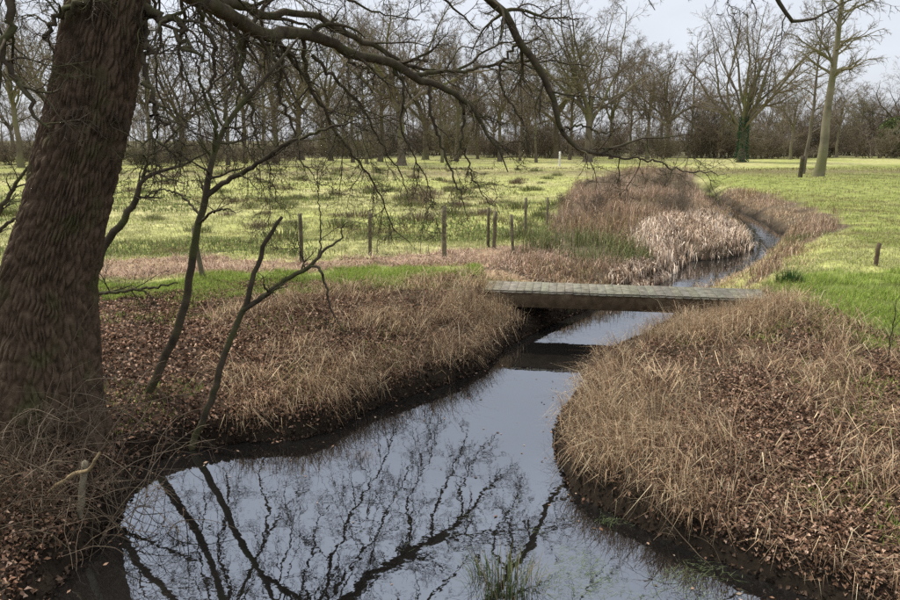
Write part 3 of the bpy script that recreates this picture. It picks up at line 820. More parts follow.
# ------------------------------------------------------------------ bare trees of the far wood
TR = {}
def crown_tree(seed, H, fork, nl, spread, dens=1.0, trunk_r=0.42, twr=0.012, upt=0.05, wob=0.10, side=0):
    r = np.random.default_rng(seed)
    n = 9
    z = np.linspace(-0.4, fork * H, n)
    P0 = np.stack([np.cumsum(r.normal(0, 0.05, n)), np.cumsum(r.normal(0, 0.05, n)), z], 1)
    R0 = trunk_r * (np.linspace(1.0, 0.62, n) + 0.5 * np.exp(-np.arange(n) * 1.6))
    tA = Acc(); V, Q = tubes(P0[None], R0[None], 9); tA.add(V, Q)
    az = np.arange(nl) * 2.399 + r.uniform(0, .6, nl)
    el = np.radians(r.uniform(spread * 0.15, spread, nl))
    d = np.stack([np.cos(az) * np.sin(el), np.sin(az) * np.sin(el), np.cos(el)], 1)
    t = r.uniform(0.72, 1.0, nl); f = t * (n - 1); i0 = np.minimum(f.astype(int), n - 2)
    st = P0[i0] + (P0[i0 + 1] - P0[i0]) * (f - i0)[:, None]
    ln = H * (1 - fork) * r.uniform(0.75, 1.02, nl)
    P1, R1 = grow(st, d, ln, trunk_r * r.uniform(0.32, 0.5, nl), 11, wob, upt * 0.6, 0.12, r)
    V, Q = tubes(P1, R1, 6); tA.add(V, Q)
    cA = Acc()
    P2, R2 = children(P1, R1, int(11 * dens), 0.15, 1, 48, 13, 0.42, 0.6, 8, wob * 1.2, upt, 0.2, twr * 1.8, .5, r=r)
    V, Q = tubes(P2, R2, 4); cA.add(V, Q)
    P3, R3 = children(P2, R2, int(9 * dens), 0.12, 1, 48, 14, 0.42, 0.55, 5, wob * 1.3, upt, 0.3, twr * 1.15, .3, r=r)
    V, Q = tubes(P3, R3, 3); cA.add(V, Q)
    P4, R4 = children(P3, R3, 6, 0.1, 1, 48, 14, 0.55, 0.6, 3, wob * 1.5, upt * .5, 0.45, twr * 0.9, .25, r=r)
    V, Q = tubes(P4, R4, 3); cA.add(V, Q)
    return tA, cA

def pole_tree(seed, H, tr=0.22, b0=0.4, nb=34, blen=0.26, twr=0.012, pale=False, ang=62, upt=0.03, w=0.15):
    r = np.random.default_rng(seed)
    n = 14
    z = np.linspace(-0.4, H, n)
    w1 = np.cumsum(r.normal(0, 0.07, n)); w2 = np.cumsum(r.normal(0, 0.07, n))
    P0 = np.stack([w1 - w1[0], w2 - w2[0], z], 1)[None]
    R0 = (tr * (np.linspace(1, 0.10, n) + 0.35 * np.exp(-np.arange(n) * 2.0)))[None]
    tA = Acc(); V, Q = tubes(P0, R0, 9); tA.add(V, Q)
    cA = Acc()
    P1, R1 = children(P0, R0, nb, b0, 1, ang, 10, blen, 0.5, 8, w, upt, 0.15, twr * 2, .5, r=r)
    V, Q = tubes(P1, R1, 5); cA.add(V, Q)
    P2, R2 = children(P1, R1, 8, 0.15, 1, 45, 11, 0.42, 0.6, 6, 0.15, upt, 0.25, twr * 1.4, .3, r=r)
    V, Q = tubes(P2, R2, 3); cA.add(V, Q)
    P3, R3 = children(P2, R2, 7, 0.15, 1, 45, 12, 0.5, 0.6, 3, 0.18, upt, 0.4, twr, .25, r=r)
    V, Q = tubes(P3, R3, 3); cA.add(V, Q)
    return tA, cA

def shrub_geo(seed, H, nst=16, twr=0.010, spread=38):
    r = np.random.default_rng(seed)
    az = r.uniform(0, 6.283, nst); el = np.radians(r.uniform(4, spread, nst))
    d = np.stack([np.cos(az) * np.sin(el), np.sin(az) * np.sin(el), np.cos(el)], 1)
    st = np.stack([np.cos(az), np.sin(az), np.zeros(nst)], 1) * r.uniform(0, 0.9, (nst, 1)); st[:, 2] = -0.2
    P1, R1 = grow(st, d, H * r.uniform(0.6, 1.05, nst), np.full(nst, 0.035), 8, 0.10, 0.02, 0.2, r)
    sA = Acc(); V, Q = tubes(P1, R1, 5); sA.add(V, Q)
    cA = Acc()
    P2, R2 = children(P1, R1, 14, 0.10, 1, 42, 14, 0.36, 0.6, 5, 0.16, 0.02, 0.25, twr * 1.4, .3, r=r)
    V, Q = tubes(P2, R2, 3); cA.add(V, Q)
    P3, R3 = children(P2, R2, 13, 0.1, 1, 42, 14, 0.55, 0.6, 3, 0.2, 0.02, 0.4, twr, .25, r=r)
    V, Q = tubes(P3, R3, 3); cA.add(V, Q)
    return sA, cA

def arche(key, geo, mt, mc, names=('trunk', 'crown')):
    tA, cA = geo
    TR[key] = (tA.mesh(key + '_' + names[0], mt), cA.mesh(key + '_' + names[1], mc), names)

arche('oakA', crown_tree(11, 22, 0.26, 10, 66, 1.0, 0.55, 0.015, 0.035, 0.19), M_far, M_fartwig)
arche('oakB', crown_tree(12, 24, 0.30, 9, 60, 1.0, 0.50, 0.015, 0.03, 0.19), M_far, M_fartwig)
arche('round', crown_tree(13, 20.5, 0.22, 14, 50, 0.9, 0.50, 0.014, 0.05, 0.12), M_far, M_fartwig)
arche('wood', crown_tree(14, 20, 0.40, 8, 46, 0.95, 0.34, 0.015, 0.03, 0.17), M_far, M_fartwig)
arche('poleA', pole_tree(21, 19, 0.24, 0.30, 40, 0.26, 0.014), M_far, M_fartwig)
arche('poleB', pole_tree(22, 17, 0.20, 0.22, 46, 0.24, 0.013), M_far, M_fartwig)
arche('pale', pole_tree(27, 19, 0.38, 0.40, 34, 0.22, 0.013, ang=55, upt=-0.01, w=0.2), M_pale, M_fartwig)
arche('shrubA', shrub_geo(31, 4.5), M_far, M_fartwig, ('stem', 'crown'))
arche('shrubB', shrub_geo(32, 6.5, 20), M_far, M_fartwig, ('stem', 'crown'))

def place(key, name, px, D, sc, rz, label, cat, group=None, scz=None):
    p = at_y(px, 140, D); z = float(gh(p[0:1], p[1:2])[0])
    o = empty(name, (p[0], p[1], z), rz, (sc, sc, scz or sc))
    tag(o, label, cat, group)
    tm, cm, nm = TR[key]
    link(nm[0], tm, o); link(nm[1], cm, o)
    return o

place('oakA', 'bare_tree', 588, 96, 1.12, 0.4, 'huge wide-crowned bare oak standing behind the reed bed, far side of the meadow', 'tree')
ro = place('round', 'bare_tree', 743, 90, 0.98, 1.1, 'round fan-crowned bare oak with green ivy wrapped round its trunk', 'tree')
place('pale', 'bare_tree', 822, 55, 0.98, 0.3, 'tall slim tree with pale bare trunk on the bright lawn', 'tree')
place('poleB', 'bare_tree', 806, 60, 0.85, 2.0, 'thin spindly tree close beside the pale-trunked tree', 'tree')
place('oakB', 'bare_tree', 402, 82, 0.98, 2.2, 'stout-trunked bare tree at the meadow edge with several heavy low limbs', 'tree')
# ivy on the round oak
iv = Acc(); k = 1500
az = rng.uniform(0, 6.283, k); z = rng.uniform(0.0, 5.6, k) ** 1.0
rr = 0.62 - 0.03 * z + np.abs(rng.normal(0, 0.12, k)) + 0.25 * (z < 1.0) * rng.uniform(0, 1, k)
leaves(iv, np.stack([np.cos(az) * rr, np.sin(az) * rr, z], 1), rng.uniform(0.14, 0.26, k), pal(k, [(0.03, 0.075, 0.035), (0.045, 0.10, 0.05)]), 0.2)
ivo = link('ivy', iv.mesh('ivy', M_ivy), ro)
ivo['label'] = 'dark green ivy covering the lower trunk'

G = 'bare trees of the far wood'
LB = {'oakA': 'broad bare tree among the far wood beyond the meadow', 'oakB': 'tall spreading bare tree among the far wood beyond the meadow', 'wood': 'upright high-crowned bare tree among the far wood beyond the meadow', 'poleA': 'straight bare pole-like tree among the far wood beyond the meadow', 'poleB': 'slim bushy-sided bare tree among the far wood beyond the meadow', 'pale': 'pale-trunked bare tree in the wood beyond the meadow'}
lay = [(-60, 85, 'oakA'), (-15, 78, 'poleB'), (18, 74, 'wood'), (60, 90, 'oakB'), (112, 92, 'poleA'), (150, 88, 'wood'), (182, 98, 'oakA'), (226, 80, 'poleA'), (243, 86, 'wood'), (262, 78, 'poleB'), (274, 84, 'wood'), (300, 100, 'oakB'), (330, 96, 'wood'), (352, 88, 'poleA'), (366, 84, 'poleA'), (380, 92, 'wood'), (425, 104, 'oakA'), (442, 92, 'poleB'), (456, 98, 'wood'), (478, 110, 'poleA'), (500, 96, 'wood'), (520, 100, 'poleA'), (537, 92, 'poleB'), (556, 112, 'oakB'), (570, 104, 'poleA'), (612, 108, 'wood'), (632, 116, 'poleA'), (648, 104, 'wood'), (668, 122, 'oakB'), (690, 118, 'poleA'), (702, 130, 'wood'), (722, 140, 'wood'), (768, 134, 'wood'), (780, 112, 'poleA'), (792, 104, 'wood'), (838, 110, 'wood'), (858, 118, 'poleB'), (875, 130, 'oakB'), (905, 128, 'oakA'), (940, 110, 'wood'), (980, 105, 'oakB'), (1030, 110, 'wood'), (-110, 90, 'wood'), (-160, 95, 'oakB')]
for i, (px, D, key) in enumerate(lay):
    sc = rng.uniform(0.82, 1.05)
    if px > 690: sc *= 0.68 if px < 890 else 0.72
    place(key, 'bare_tree', px, D, sc, rng.uniform(0, 6.28), LB[key], 'tree', G)
# second rank, deeper in the wood
for i in range(46):
    px = rng.uniform(-120, 1020); D = rng.uniform(125, 190)
    key = ['wood', 'poleA', 'poleB', 'oakB'][rng.integers(0, 4)]
    sc = rng.uniform(0.75, 1.0) * (0.62 if px > 680 else 0.95)
    place(key, 'bare_tree', px, D, sc, rng.uniform(0, 6.28), LB[key].replace('among the far wood beyond the meadow', 'deep inside the far wood behind the front rank'), 'tree', 'bare trees deep in the far wood')
# scrub along the wood edge
NS = 120
for i in range(NS):
    px = -60 + 1060 * (i + rng.uniform(0, 1)) / NS
    D = rng.uniform(112, 150)
    if px < 290: D = rng.uniform(76, 100)
    key = 'shrubA' if rng.uniform() < 0.4 else 'shrubB'
    sc = rng.uniform(0.55, 1.3)
    if 660 < px: sc *= 1.2; D = rng.uniform(108, 140)
    if px < 290: sc *= 0.5
    place(key, 'bare_shrub', px, D, sc * 1.3, rng.uniform(0, 6.28), 'grey-brown leafless shrub in the scrub along the wood edge', 'shrub', 'leafless shrubs along the wood edge', scz=sc * rng.uniform(0.6, 1.35))
# wiry bushes standing in the sedge past the bridge
for i in range(34):
    if i < 24: px, py = rng.uniform(560, 690), rng.uniform(176, 222)
    else: px, py = rng.uniform(735, 815), rng.uniform(206, 240)
    p = on_z(px, py, 0)
    if sdist(p[0:1], p[1:2], STREAM)[0] < 0.4: continue
    o = place('shrubA', 'wiry_bush', px, p[1], rng.uniform(0.13, 0.22), rng.uniform(0, 6.28), 'low wiry leafless bush among the sedge past the footbridge', 'bush', 'wiry bushes in the sedge')
# evergreen bush at the wood edge
p = at_y(896, 140, 112.0); z = float(gh(p[0:1], p[1:2])[0])
eb = empty('evergreen_bush', (p[0], p[1], z)); tag(eb, 'rounded green evergreen bush at the edge of the wood right of the pale-trunked tree', 'bush')
TRm, _, _ = TR['shrubA']; link('stem', TRm, eb)
a = Acc(); k = 5200
c = rng.normal(0, 1, (k, 3)); c = nrm(c) * rng.uniform(0.55, 1, (k, 1)) ** 0.5
lump = 0.45 + 1.0 * fbm(c[:, 0] * 1.3 + 5, c[:, 1] + c[:, 2] * 2.2, 0.55, 171, 2)
c = c * lump[:, None] * np.array([3.0, 2.4, 2.7]) + np.array([0, 0, 3.2])
leaves(a, c, rng.uniform(0.2, 0.4, k), pal(k, [(0.09, 0.12, 0.04), (0.13, 0.15, 0.05), (0.06, 0.085, 0.03)]), 0.2)
link('crown', a.mesh('evergreen_crown', M_ivy), eb)
# the distant wood closing the horizon, one mass
a = Acc()
r_ = np.random.default_rng(900)
nt_ = 340
X = r_.uniform(-330, 330, nt_); Y = r_.uniform(215, 330, nt_)
st = np.stack([X, Y, np.full(nt_, -0.5)], 1)
P1, R1 = grow(st, np.tile([0, 0, 1.0], (nt_, 1)), r_.uniform(9, 17, nt_), r_.uniform(0.12, 0.25, nt_), 5, 0.08, 0.05, 0.3, r_)
V, Q = tubes(P1, R1, 4); a.add(V, Q)
P2, R2 = children(P1, R1, 9, 0.15, 1, 40, 12, 0.4, 0.6, 4, 0.15, 0.04, 0.3, 0.05, 1.0, r=r_)
V, Q = tubes(P2, R2, 3); a.add(V, Q)
P3, R3 = children(P2, R2, 5, 0.1, 1, 42, 12, 0.6, 0.7, 2, 0.2, 0.02, 0.5, 0.04, 0.8, r=r_)
V, Q = tubes(P3, R3, 3); a.add(V, Q)
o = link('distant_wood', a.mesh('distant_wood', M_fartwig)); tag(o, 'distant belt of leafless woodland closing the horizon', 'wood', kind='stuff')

# ------------------------------------------------------------------ dead grass, leaf litter, reeds, turf
def scatter(n, x0, x1, y0, y1):
    return rng.uniform(x0, x1, n), rng.uniform(y0, y1, n)

def warped_in(x, y, poly, amp=0.35, seed=5):
    return inside(x + amp * (fbm(x, y, 0.8, seed) - 0.5) * 2, y + amp * (fbm(x, y, 0.8, seed + 3) - 0.5) * 2, poly)

def bounds(poly):
    a = np.array(poly); return a[:, 0].min(), a[:, 0].max(), a[:, 1].min(), a[:, 1].max()

def fill(poly, n, amp=0.35, xmin=-12, xmax=60, ymin=3.2, edge=0.0, ymax=1e9):
    a, b, c, d = bounds(poly)
    a, b, c, d = max(a, xmin), min(b, xmax), max(c, ymin), min(d, ymax)
    x, y = scatter(n, a, b, c, d)
    k = warped_in(x, y, poly, amp); x, y = x[k], y[k]
    sd = sdist(x, y, STREAM); k = sd > edge
    x, y, sd = x[k], y[k], sd[k]
    return np.stack([x, y, gh(x, y)], 1), sd

def slope_az(p):
    e = 0.12
    gxv = gh(p[:, 0] + e, p[:, 1], False) - gh(p[:, 0] - e, p[:, 1], False)
    gyv = gh(p[:, 0], p[:, 1] + e, False) - gh(p[:, 0], p[:, 1] - e, False)
    return np.arctan2(-gyv, -gxv)

STRAW = [(0.56, 0.42, 0.26), (0.37, 0.25, 0.15), (0.20, 0.125, 0.076), (0.52, 0.43, 0.28), (0.09, 0.054, 0.034)]
# straw on both banks
a = Acc()
for poly, n in ((Z_STRAWL, 46000), (Z_STRAWR, 62000)):
    p, sd = fill(poly, n, edge=0.06)
    clump = fbm(p[:, 0], p[:, 1], 0.55, 81, 3)
    k = rng.uniform(0, 1, len(p)) < np.clip((clump - 0.46) * 5.5, 0.16, 1); p, sd, clump = p[k], sd[k], clump[k]
    n = len(p)
    az = slope_az(p) + rng.normal(0, 1.1, n)
    flow = (fbm(p[:, 0], p[:, 1], 0.45, 83, 2) - 0.5) * 9
    az = az + flow
    h = rng.uniform(0.15, 0.52, n) * (0.4 + 1.1 * clump) * rng.choice([1, 1, 1, 1.5], n)
    blades(a, p, h, rng.uniform(0.0025, 0.006, n) * rng.choice([1, 1, 1.8], n), np.clip(rng.normal(0.86, 0.22, n), 0.1, 1.1), pal(n, STRAW, [3, 4, 4, 2, 4], 0.3), bend=0.4, az=az)
o = link('dead_grass', a.mesh('dead_grass', M_straw, False)); tag(o, 'matted dead straw-coloured grass on both stream banks', 'dead grass', kind='stuff')
# flattened pale bracken and grass along the fence
a = Acc()
p, sd = fill(Z_BRACK, 34000, 0.5, edge=0.1)
cl = fbm(p[:, 0], p[:, 1], 0.8, 86, 3); k = rng.uniform(0, 1, len(p)) < np.clip((cl - 0.36) * 4, 0.3, 1); p, cl = p[k], cl[k]; n = len(p)
blades(a, p, rng.uniform(0.15, 0.4, n), rng.uniform(0.006, 0.016, n), np.clip(rng.normal(0.85, 0.2, n), 0.1, 1.1), pal(n, [(0.42, 0.30, 0.22), (0.33, 0.22, 0.16), (0.50, 0.39, 0.28), (0.20, 0.13, 0.09)], [4, 4, 2, 2], 0.25), bend=0.3)
o = link('flattened_bracken', a.mesh('flattened_bracken', M_straw, False)); tag(o, 'flattened pinkish dead bracken along the wire fence', 'bracken', kind='stuff')
# tall wisps overhanging the water
a = Acc()
nn = 34000
segs = np.array([STREAM[i] for i in range(len(STREAM))])
x, y = scatter(nn * 6, -5, 9, 4.0, 15)
sd = sdist(x, y, STREAM); k = (sd > 0.03) & (sd < 0.6) & (x > -2.6) & ~((np.abs((y - BR_A[1] - 0.4)) < 0.8) & (x > 1.0) & (x < 4.8)); x, y = x[k][:nn], y[k][:nn]
cl = fbm(x, y, 0.42, 91, 3); k = rng.uniform(0, 1, len(x)) < np.clip((cl - 0.42) * 5, 0.06, 1); x, y = x[k], y[k]
p = np.stack([x, y, gh(x, y)], 1); n = len(p)
blades(a, p, rng.uniform(0.15, 0.62, n), rng.uniform(0.002, 0.006, n), rng.uniform(0.5, 1.3, n), pal(n, STRAW, [2, 4, 4, 2, 3], 0.3), bend=0.5, az=slope_az(p) + rng.normal(0, 0.8, n))
# taller pale grass masking the near right end of the bridge
for c_, q_, sx_, sy_ in ((on_z(742, 318, 0.05), 2600, 0.55, 0.35), (on_z(690, 345, -0.3), 1500, 0.5, 0.3), (on_z(486, 303, -0.05), 1600, 0.45, 0.25), (on_z(620, 430, -0.3), 2200, 0.45, 0.5)):
    x = c_[0] + rng.normal(0, sx_, q_); y = c_[1] + rng.normal(0, sy_, q_)
    dn_ = (x - A3[0]) * uyb[0] + (y - A3[1]) * uyb[1] if False else (x - BR_A[0]) * (-(BR_B[1] - BR_A[1])) + (y - BR_A[1]) * (BR_B[0] - BR_A[0])
    k = (sdist(x, y, STREAM) > 0.05) & (dn_ < -0.35); x, y = x[k], y[k]; n = len(x)
    p = np.stack([x, y, gh(x, y)], 1)
    blades(a, p, rng.uniform(0.2, 0.52, n), rng.uniform(0.0025, 0.006, n), np.clip(rng.normal(0.45, 0.28, n), 0.05, 1.2), pal(n, STRAW, [5, 4, 2, 4, 1], 0.25), bend=0.6, az=rng.normal(3.6, 1.3, n))
o = link('overhanging_grass', a.mesh('overhanging_grass', M_straw, False)); tag(o, 'long dead grass hanging over the stream edge', 'dead grass', kind='stuff')

# leaf litter
LEAF = [(0.20, 0.115, 0.072), (0.32, 0.20, 0.135), (0.065, 0.038, 0.026), (0.46, 0.32, 0.23), (0.12, 0.08, 0.05)]
a = Acc()
for poly, n, am in ((Z_LITTER, 150000, .3), (Z_LEAFR, 74000, .3), (Z_BRACK, 9000, .5), (Z_STRAWL, 22000, .2), (Z_STRAWR, 106000, .2)):
    p, sd = fill(poly, n, am, edge=0.04)
    k = rng.uniform(0, 1, len(p)) < np.clip((fbm(p[:, 0], p[:, 1], 0.8, 101, 3) - 0.25) * 3, 0.5, 1); p = p[k]
    n = len(p); p[:, 2] = np.maximum(p[:, 2], WZ) + rng.uniform(0.004, 0.035, n)
    cols = pal(n, LEAF, [4, 3, 3, 1.3, 2])
    if poly is Z_BRACK: cols = cols * 1.5 + 0.02
    leaves(a, p, rng.uniform(0.025, 0.068, n) * (0.8 if poly in (Z_LEAFR, Z_STRAWR) else 1.0), cols, 0.45, 0.55)
# sodden dark debris on the cut faces of the banks
x, y = scatter(260000, -5, 9, 4.0, 15)
sd = sdist(x, y, STREAM); k = (sd > -0.06) & (sd < 0.22); x, y = x[k], y[k]; n = len(x)
p = np.stack([x, y, np.maximum(gh(x, y), WZ) + rng.uniform(0, 0.03, n)], 1)
leaves(a, p, rng.uniform(0.02, 0.06, n), pal(n, [(0.05, 0.034, 0.024), (0.03, 0.022, 0.016), (0.09, 0.06, 0.042), (0.14, 0.09, 0.06)], [4, 4, 2, 1], 0.3), 0.3, 0.6)
o = link('leaf_litter', a.mesh('leaf_litter', M_leaf, False)); tag(o, 'brown fallen leaves carpeting the banks', 'leaf litter', kind='stuff')

# turf near the bridge, and the meadow beyond
a = Acc()
GRN = [(0.25, 0.34, 0.06), (0.32, 0.40, 0.085), (0.15, 0.21, 0.045), (0.36, 0.35, 0.14)]
for poly, n in ((Z_GREENL, 70000), (Z_GREENR, 80000)):
    p, sd = fill(poly, n, 0.5, xmax=14)
    k = rng.uniform(0, 1, len(p)) < np.clip((fbm(p[:, 0], p[:, 1], 0.7, 111, 3) - 0.38) * 5, 0.14, 1); p = p[k]; n = len(p)
    blades(a, p, rng.uniform(0.06, 0.17, n), rng.uniform(0.005, 0.011, n), rng.uniform(0.1, 0.7, n), pal(n, GRN, [4, 3, 3, 1.5]))
p, sd = fill(Z_LITTER, 26000, 0.3, edge=0.2); k = fbm(p[:, 0], p[:, 1], 0.9, 113, 3) > 0.60; p = p[k]; n = len(p)
blades(a, p, rng.uniform(0.05, 0.13, n), rng.uniform(0.005, 0.010, n), rng.uniform(0.1, 0.7, n), pal(n, GRN, [3, 1, 4, 1]))
p, sd = fill(Z_STRAWR, 30000, 0.3, edge=0.4); k = fbm(p[:, 0], p[:, 1], 0.7, 114, 3) > 0.60; p = p[k]; n = len(p)
blades(a, p, rng.uniform(0.05, 0.15, n), rng.uniform(0.005, 0.010, n), rng.uniform(0.1, 0.7, n), pal(n, GRN, [3, 1, 4, 1]))
o = link('turf', a.mesh('turf', M_grass, False)); tag(o, 'short fresh green grass at both ends of the footbridge', 'grass', kind='stuff')

a = Acc()
FLD = [(0.33, 0.335, 0.135), (0.40, 0.385, 0.19), (0.26, 0.28, 0.10), (0.46, 0.41, 0.25), (0.19, 0.22, 0.07)]
LWN = [(0.235, 0.275, 0.075), (0.29, 0.30, 0.105), (0.175, 0.215, 0.055), (0.31, 0.275, 0.15)]
def in_any(x, y, polys):
    m = np.zeros(x.shape, bool)
    for q in polys: m |= inside(x, y, q)
    return m
for (y0, y1, n, hs) in ((13.0, 22, 165000, 1.0), (22, 36, 108000, 1.55), (36, 75, 84000, 2.35)):
    y = rng.uniform(y0, y1, n); x = rng.uniform(-0.72, 0.78, n) * y
    k = ~in_any(x, y, (Z_SEDGEL, Z_SEDGER, Z_BRACK, Z_GREENL, Z_GREENR)) & (sdist(x, y, STREAM) > 0.3) & (rng.uniform(0, 1, n) < np.clip(fbm(x, y, 1.1, 121, 3) * 2.6 - 0.5, 0.3, 1))
    x, y = x[k], y[k]; n = len(x)
    p = np.stack([x, y, gh(x, y)], 1)
    cols = pal(n, FLD, [4, 3, 3, 2, 2])
    lawn = inside(x, y, Z_LAWNR); cols[lawn] = pal(int(lawn.sum()), LWN, [4, 4, 2, 2])
    # long dark rushy grass in loose bands across the left meadow
    band = np.clip((fbm(x * 0.35, y * 1.0, 2.6, 125, 3) - 0.50) * 7, 0, 1) * (x < 4) * (y > 17)
    bb = rng.uniform(0, 1, n) < band * 0.75
    cols[bb] = pal(int(bb.sum()), [(0.14, 0.19, 0.055), (0.18, 0.21, 0.07), (0.20, 0.16, 0.085), (0.11, 0.14, 0.045)])
    hs = hs * np.where(bb, 1.8, 1.0)
    ed = np.exp(-((y - 70 - 5 * (fbm(x, y, 14, 129, 2) - 0.5)) / 3.2) ** 2) * (np.abs(x - 8) < 44)
    eb = rng.uniform(0, 1, n) < ed * 0.95
    cols[eb] = pal(int(eb.sum()), [(0.15, 0.10, 0.062), (0.20, 0.14, 0.09), (0.11, 0.085, 0.05)]); hs = hs * np.where(eb, 1.5, 1.0)
    tb = at_y(822, 140, 55.0)
    bare = (((x - tb[0] + 0.6) / 4.2) ** 2 + ((y - tb[1]) / 3.0) ** 2 < 0.4 + 1.3 * fbm(x, y, 1.5, 126, 2)) & (rng.uniform(0, 1, n) < 0.85)
    cols[bare] = pal(int(bare.sum()), [(0.17, 0.12, 0.075), (0.24, 0.18, 0.11), (0.13, 0.10, 0.06)])
    lw = lawn & (fbm(x * 0.5, y, 1.6, 128, 3) > 0.57) & (rng.uniform(0, 1, n) < 0.6)
    cols[lw] = pal(int(lw.sum()), [(0.28, 0.24, 0.13), (0.20, 0.19, 0.08), (0.35, 0.31, 0.17)])
    # worn and mole-dug brown spots
    sp = fbm(x, y, 2.4, 127, 3) > 0.66
    cols[sp] = cols[sp] * 0.6 + np.array([0.08, 0.055, 0.03])
    blades(a, p, rng.uniform(0.05, 0.13, n) * (0.7 + 0.3 * hs), rng.uniform(0.008, 0.016, n) * hs, rng.uniform(0.1, 0.9, n), cols)
o = link('meadow_grass', a.mesh('meadow_grass', M_grass, False)); tag(o, 'yellow-green rough grass covering the meadow', 'grass', kind='stuff')

# sedge and reeds past the bridge
a = Acc()
SDG = [(0.23, 0.145, 0.088), (0.15, 0.098, 0.062), (0.32, 0.22, 0.145), (0.15, 0.14, 0.06), (0.40, 0.31, 0.215)]
for poly, n, h0, h1, ya, yb in ((Z_SEDGEL, 50000, 0.35, 0.9, 3, 23), (Z_SEDGEL, 42000, 0.35, 0.95, 23, 38), (Z_SEDGEL, 18000, 0.4, 1.0, 38, 90), (Z_SEDGER, 26000, 0.25, 0.6, 3, 26), (Z_SEDGER, 16000, 0.25, 0.6, 26, 90)):
    p, sd = fill(poly, n, 0.6, edge=-0.05, ymin=ya, ymax=yb)
    k = ~inside(p[:, 0], p[:, 1], Z_REED) & ~inside(p[:, 0], p[:, 1], Z_REED2); p = p[k]
    k = rng.uniform(0, 1, len(p)) < np.clip((fbm(p[:, 0], p[:, 1], 1.2, 131, 3) - 0.36) * 4.5, 0.2, 1); p = p[k]; n = len(p)
    patch = fbm(p[:, 0], p[:, 1], 3.0, 133, 2)
    cols = pal(n, SDG, [4, 4, 2, 2, 1]) * (0.75 + 0.6 * patch)[:, None]
    hh = rng.uniform(h0, h1, n) * (0.15 + 1.6 * fbm(p[:, 0], p[:, 1], 1.1, 135, 3))
    pale = fbm(p[:, 0], p[:, 1], 2.2, 137, 2) > 0.56; cols[pale] = pal(int(pale.sum()), [(0.44, 0.32, 0.235), (0.34, 0.24, 0.17), (0.22, 0.15, 0.10)])
    nearb = np.exp(-((p[:, 1] - 14.5) / 2.2) ** 2); hh = hh * (1 - 0.55 * nearb)
    gm = (patch < 0.42) & (p[:, 1] < 22); cols[gm] = pal(int(gm.sum()), [(0.12, 0.14, 0.055), (0.16, 0.16, 0.07)])
    blades(a, p, hh, rng.uniform(0.008, 0.02, n), np.clip(rng.normal(0.45, 0.3, n), 0.03, 1.1), cols * rng.uniform(0.55, 1.5, (n, 1)), bend=0.6)
# straw along the margins of the upper stream
x, y = scatter(260000, -1, 22, 12.5, 42)
sd = sdist(x, y, STREAM); k = (sd > -0.05) & (sd < 1.7) & (rng.uniform(0, 1, len(x)) < (1.15 - sd / 1.7) * np.clip((fbm(x, y, 0.7, 139, 3) - 0.33) * 4, 0.1, 1)) & ~inside(x, y, Z_REED)
dxb = (x - A3[0]) * uyb[0] + (y - A3[1]) * uyb[1]
k &= (dxb > bw + 0.1) & (sd > 0.15)
x, y = x[k], y[k]; n = len(x)
p = np.stack([x, y, gh(x, y)], 1)
blades(a, p, rng.uniform(0.10, 0.34, n), rng.uniform(0.006, 0.013, n), np.clip(rng.normal(0.7, 0.25, n), 0.1, 1.15), pal(n, STRAW, [4, 4, 3, 3, 2], 0.3), bend=0.5)
o = link('sedge', a.mesh('sedge', M_straw, False)); tag(o, 'brown and olive sedge along the stream past the footbridge', 'sedge', kind='stuff')
a = Acc()
REE = [(0.56, 0.44, 0.33), (0.40, 0.29, 0.21), (0.70, 0.59, 0.47), (0.13, 0.09, 0.06)]
for poly, n, h0, h1 in ((Z_REED, 15000, 0.32, 0.62), (Z_REED2, 6000, 0.22, 0.42)):
    p, sd = fill(poly, n, 0.25, edge=-0.15); n = len(p)
    k = rng.uniform(0, 1, n) < np.clip((fbm(p[:, 0], p[:, 1], 0.7, 141, 2) - 0.2) * 3, 0.1, 1); p = p[k]; n = len(p)
    p[:, 2] = np.maximum(p[:, 2], WZ - 0.1)
    hh = rng.uniform(h0, h1, n) * (0.6 + 0.7 * fbm(p[:, 0], p[:, 1], 0.9, 143, 2))
    az = 2.4 + (fbm(p[:, 0], p[:, 1], 1.0, 145, 2) - 0.5) * 9 + rng.normal(0, 0.6, n)
    blades(a, p, hh, rng.uniform(0.016, 0.036, n), rng.uniform(0.15, 1.1, n), pal(n, REE, [4, 3, 2, 2], 0.25), bend=0.75, az=az)
o = link('pale_reeds', a.mesh('pale_reeds', M_straw, False)); tag(o, 'pale pinkish-buff collapsed reeds at the stream bend past the footbridge', 'reeds', kind='stuff')

# ------------------------------------------------------------------ rush tussocks in the meadow
def tussock(seed, n, h, cols, wd=0.012):
    a = Acc()
    r = np.random.default_rng(seed)
    rad = r.uniform(0, 1, n) ** 0.6 * 0.32; az = r.uniform(0, 6.283, n)
    p = np.stack([rad * np.cos(az), rad * np.sin(az), np.full(n, -0.03)], 1)
    blades(a, p, r.uniform(0.5, 1, n) * h, np.full(n, wd), r.uniform(0.05, 0.5, n) * (0.4 + rad / 0.3), pal(n, cols), bend=0.5, az=az + r.normal(0, .4, n))
    return a.mesh('rush_tussock', M_straw, False)
TUS = [tussock(i, 150, 0.36, [(0.12, 0.15, 0.05), (0.16, 0.17, 0.07), (0.19, 0.15, 0.09), (0.10, 0.12, 0.045)], 0.016) for i in range(4)]
TUB = [tussock(10 + i, 150, 0.34, [(0.17, 0.13, 0.085), (0.13, 0.10, 0.065), (0.21, 0.17, 0.11)], 0.016) for i in range(3)]
spots = []
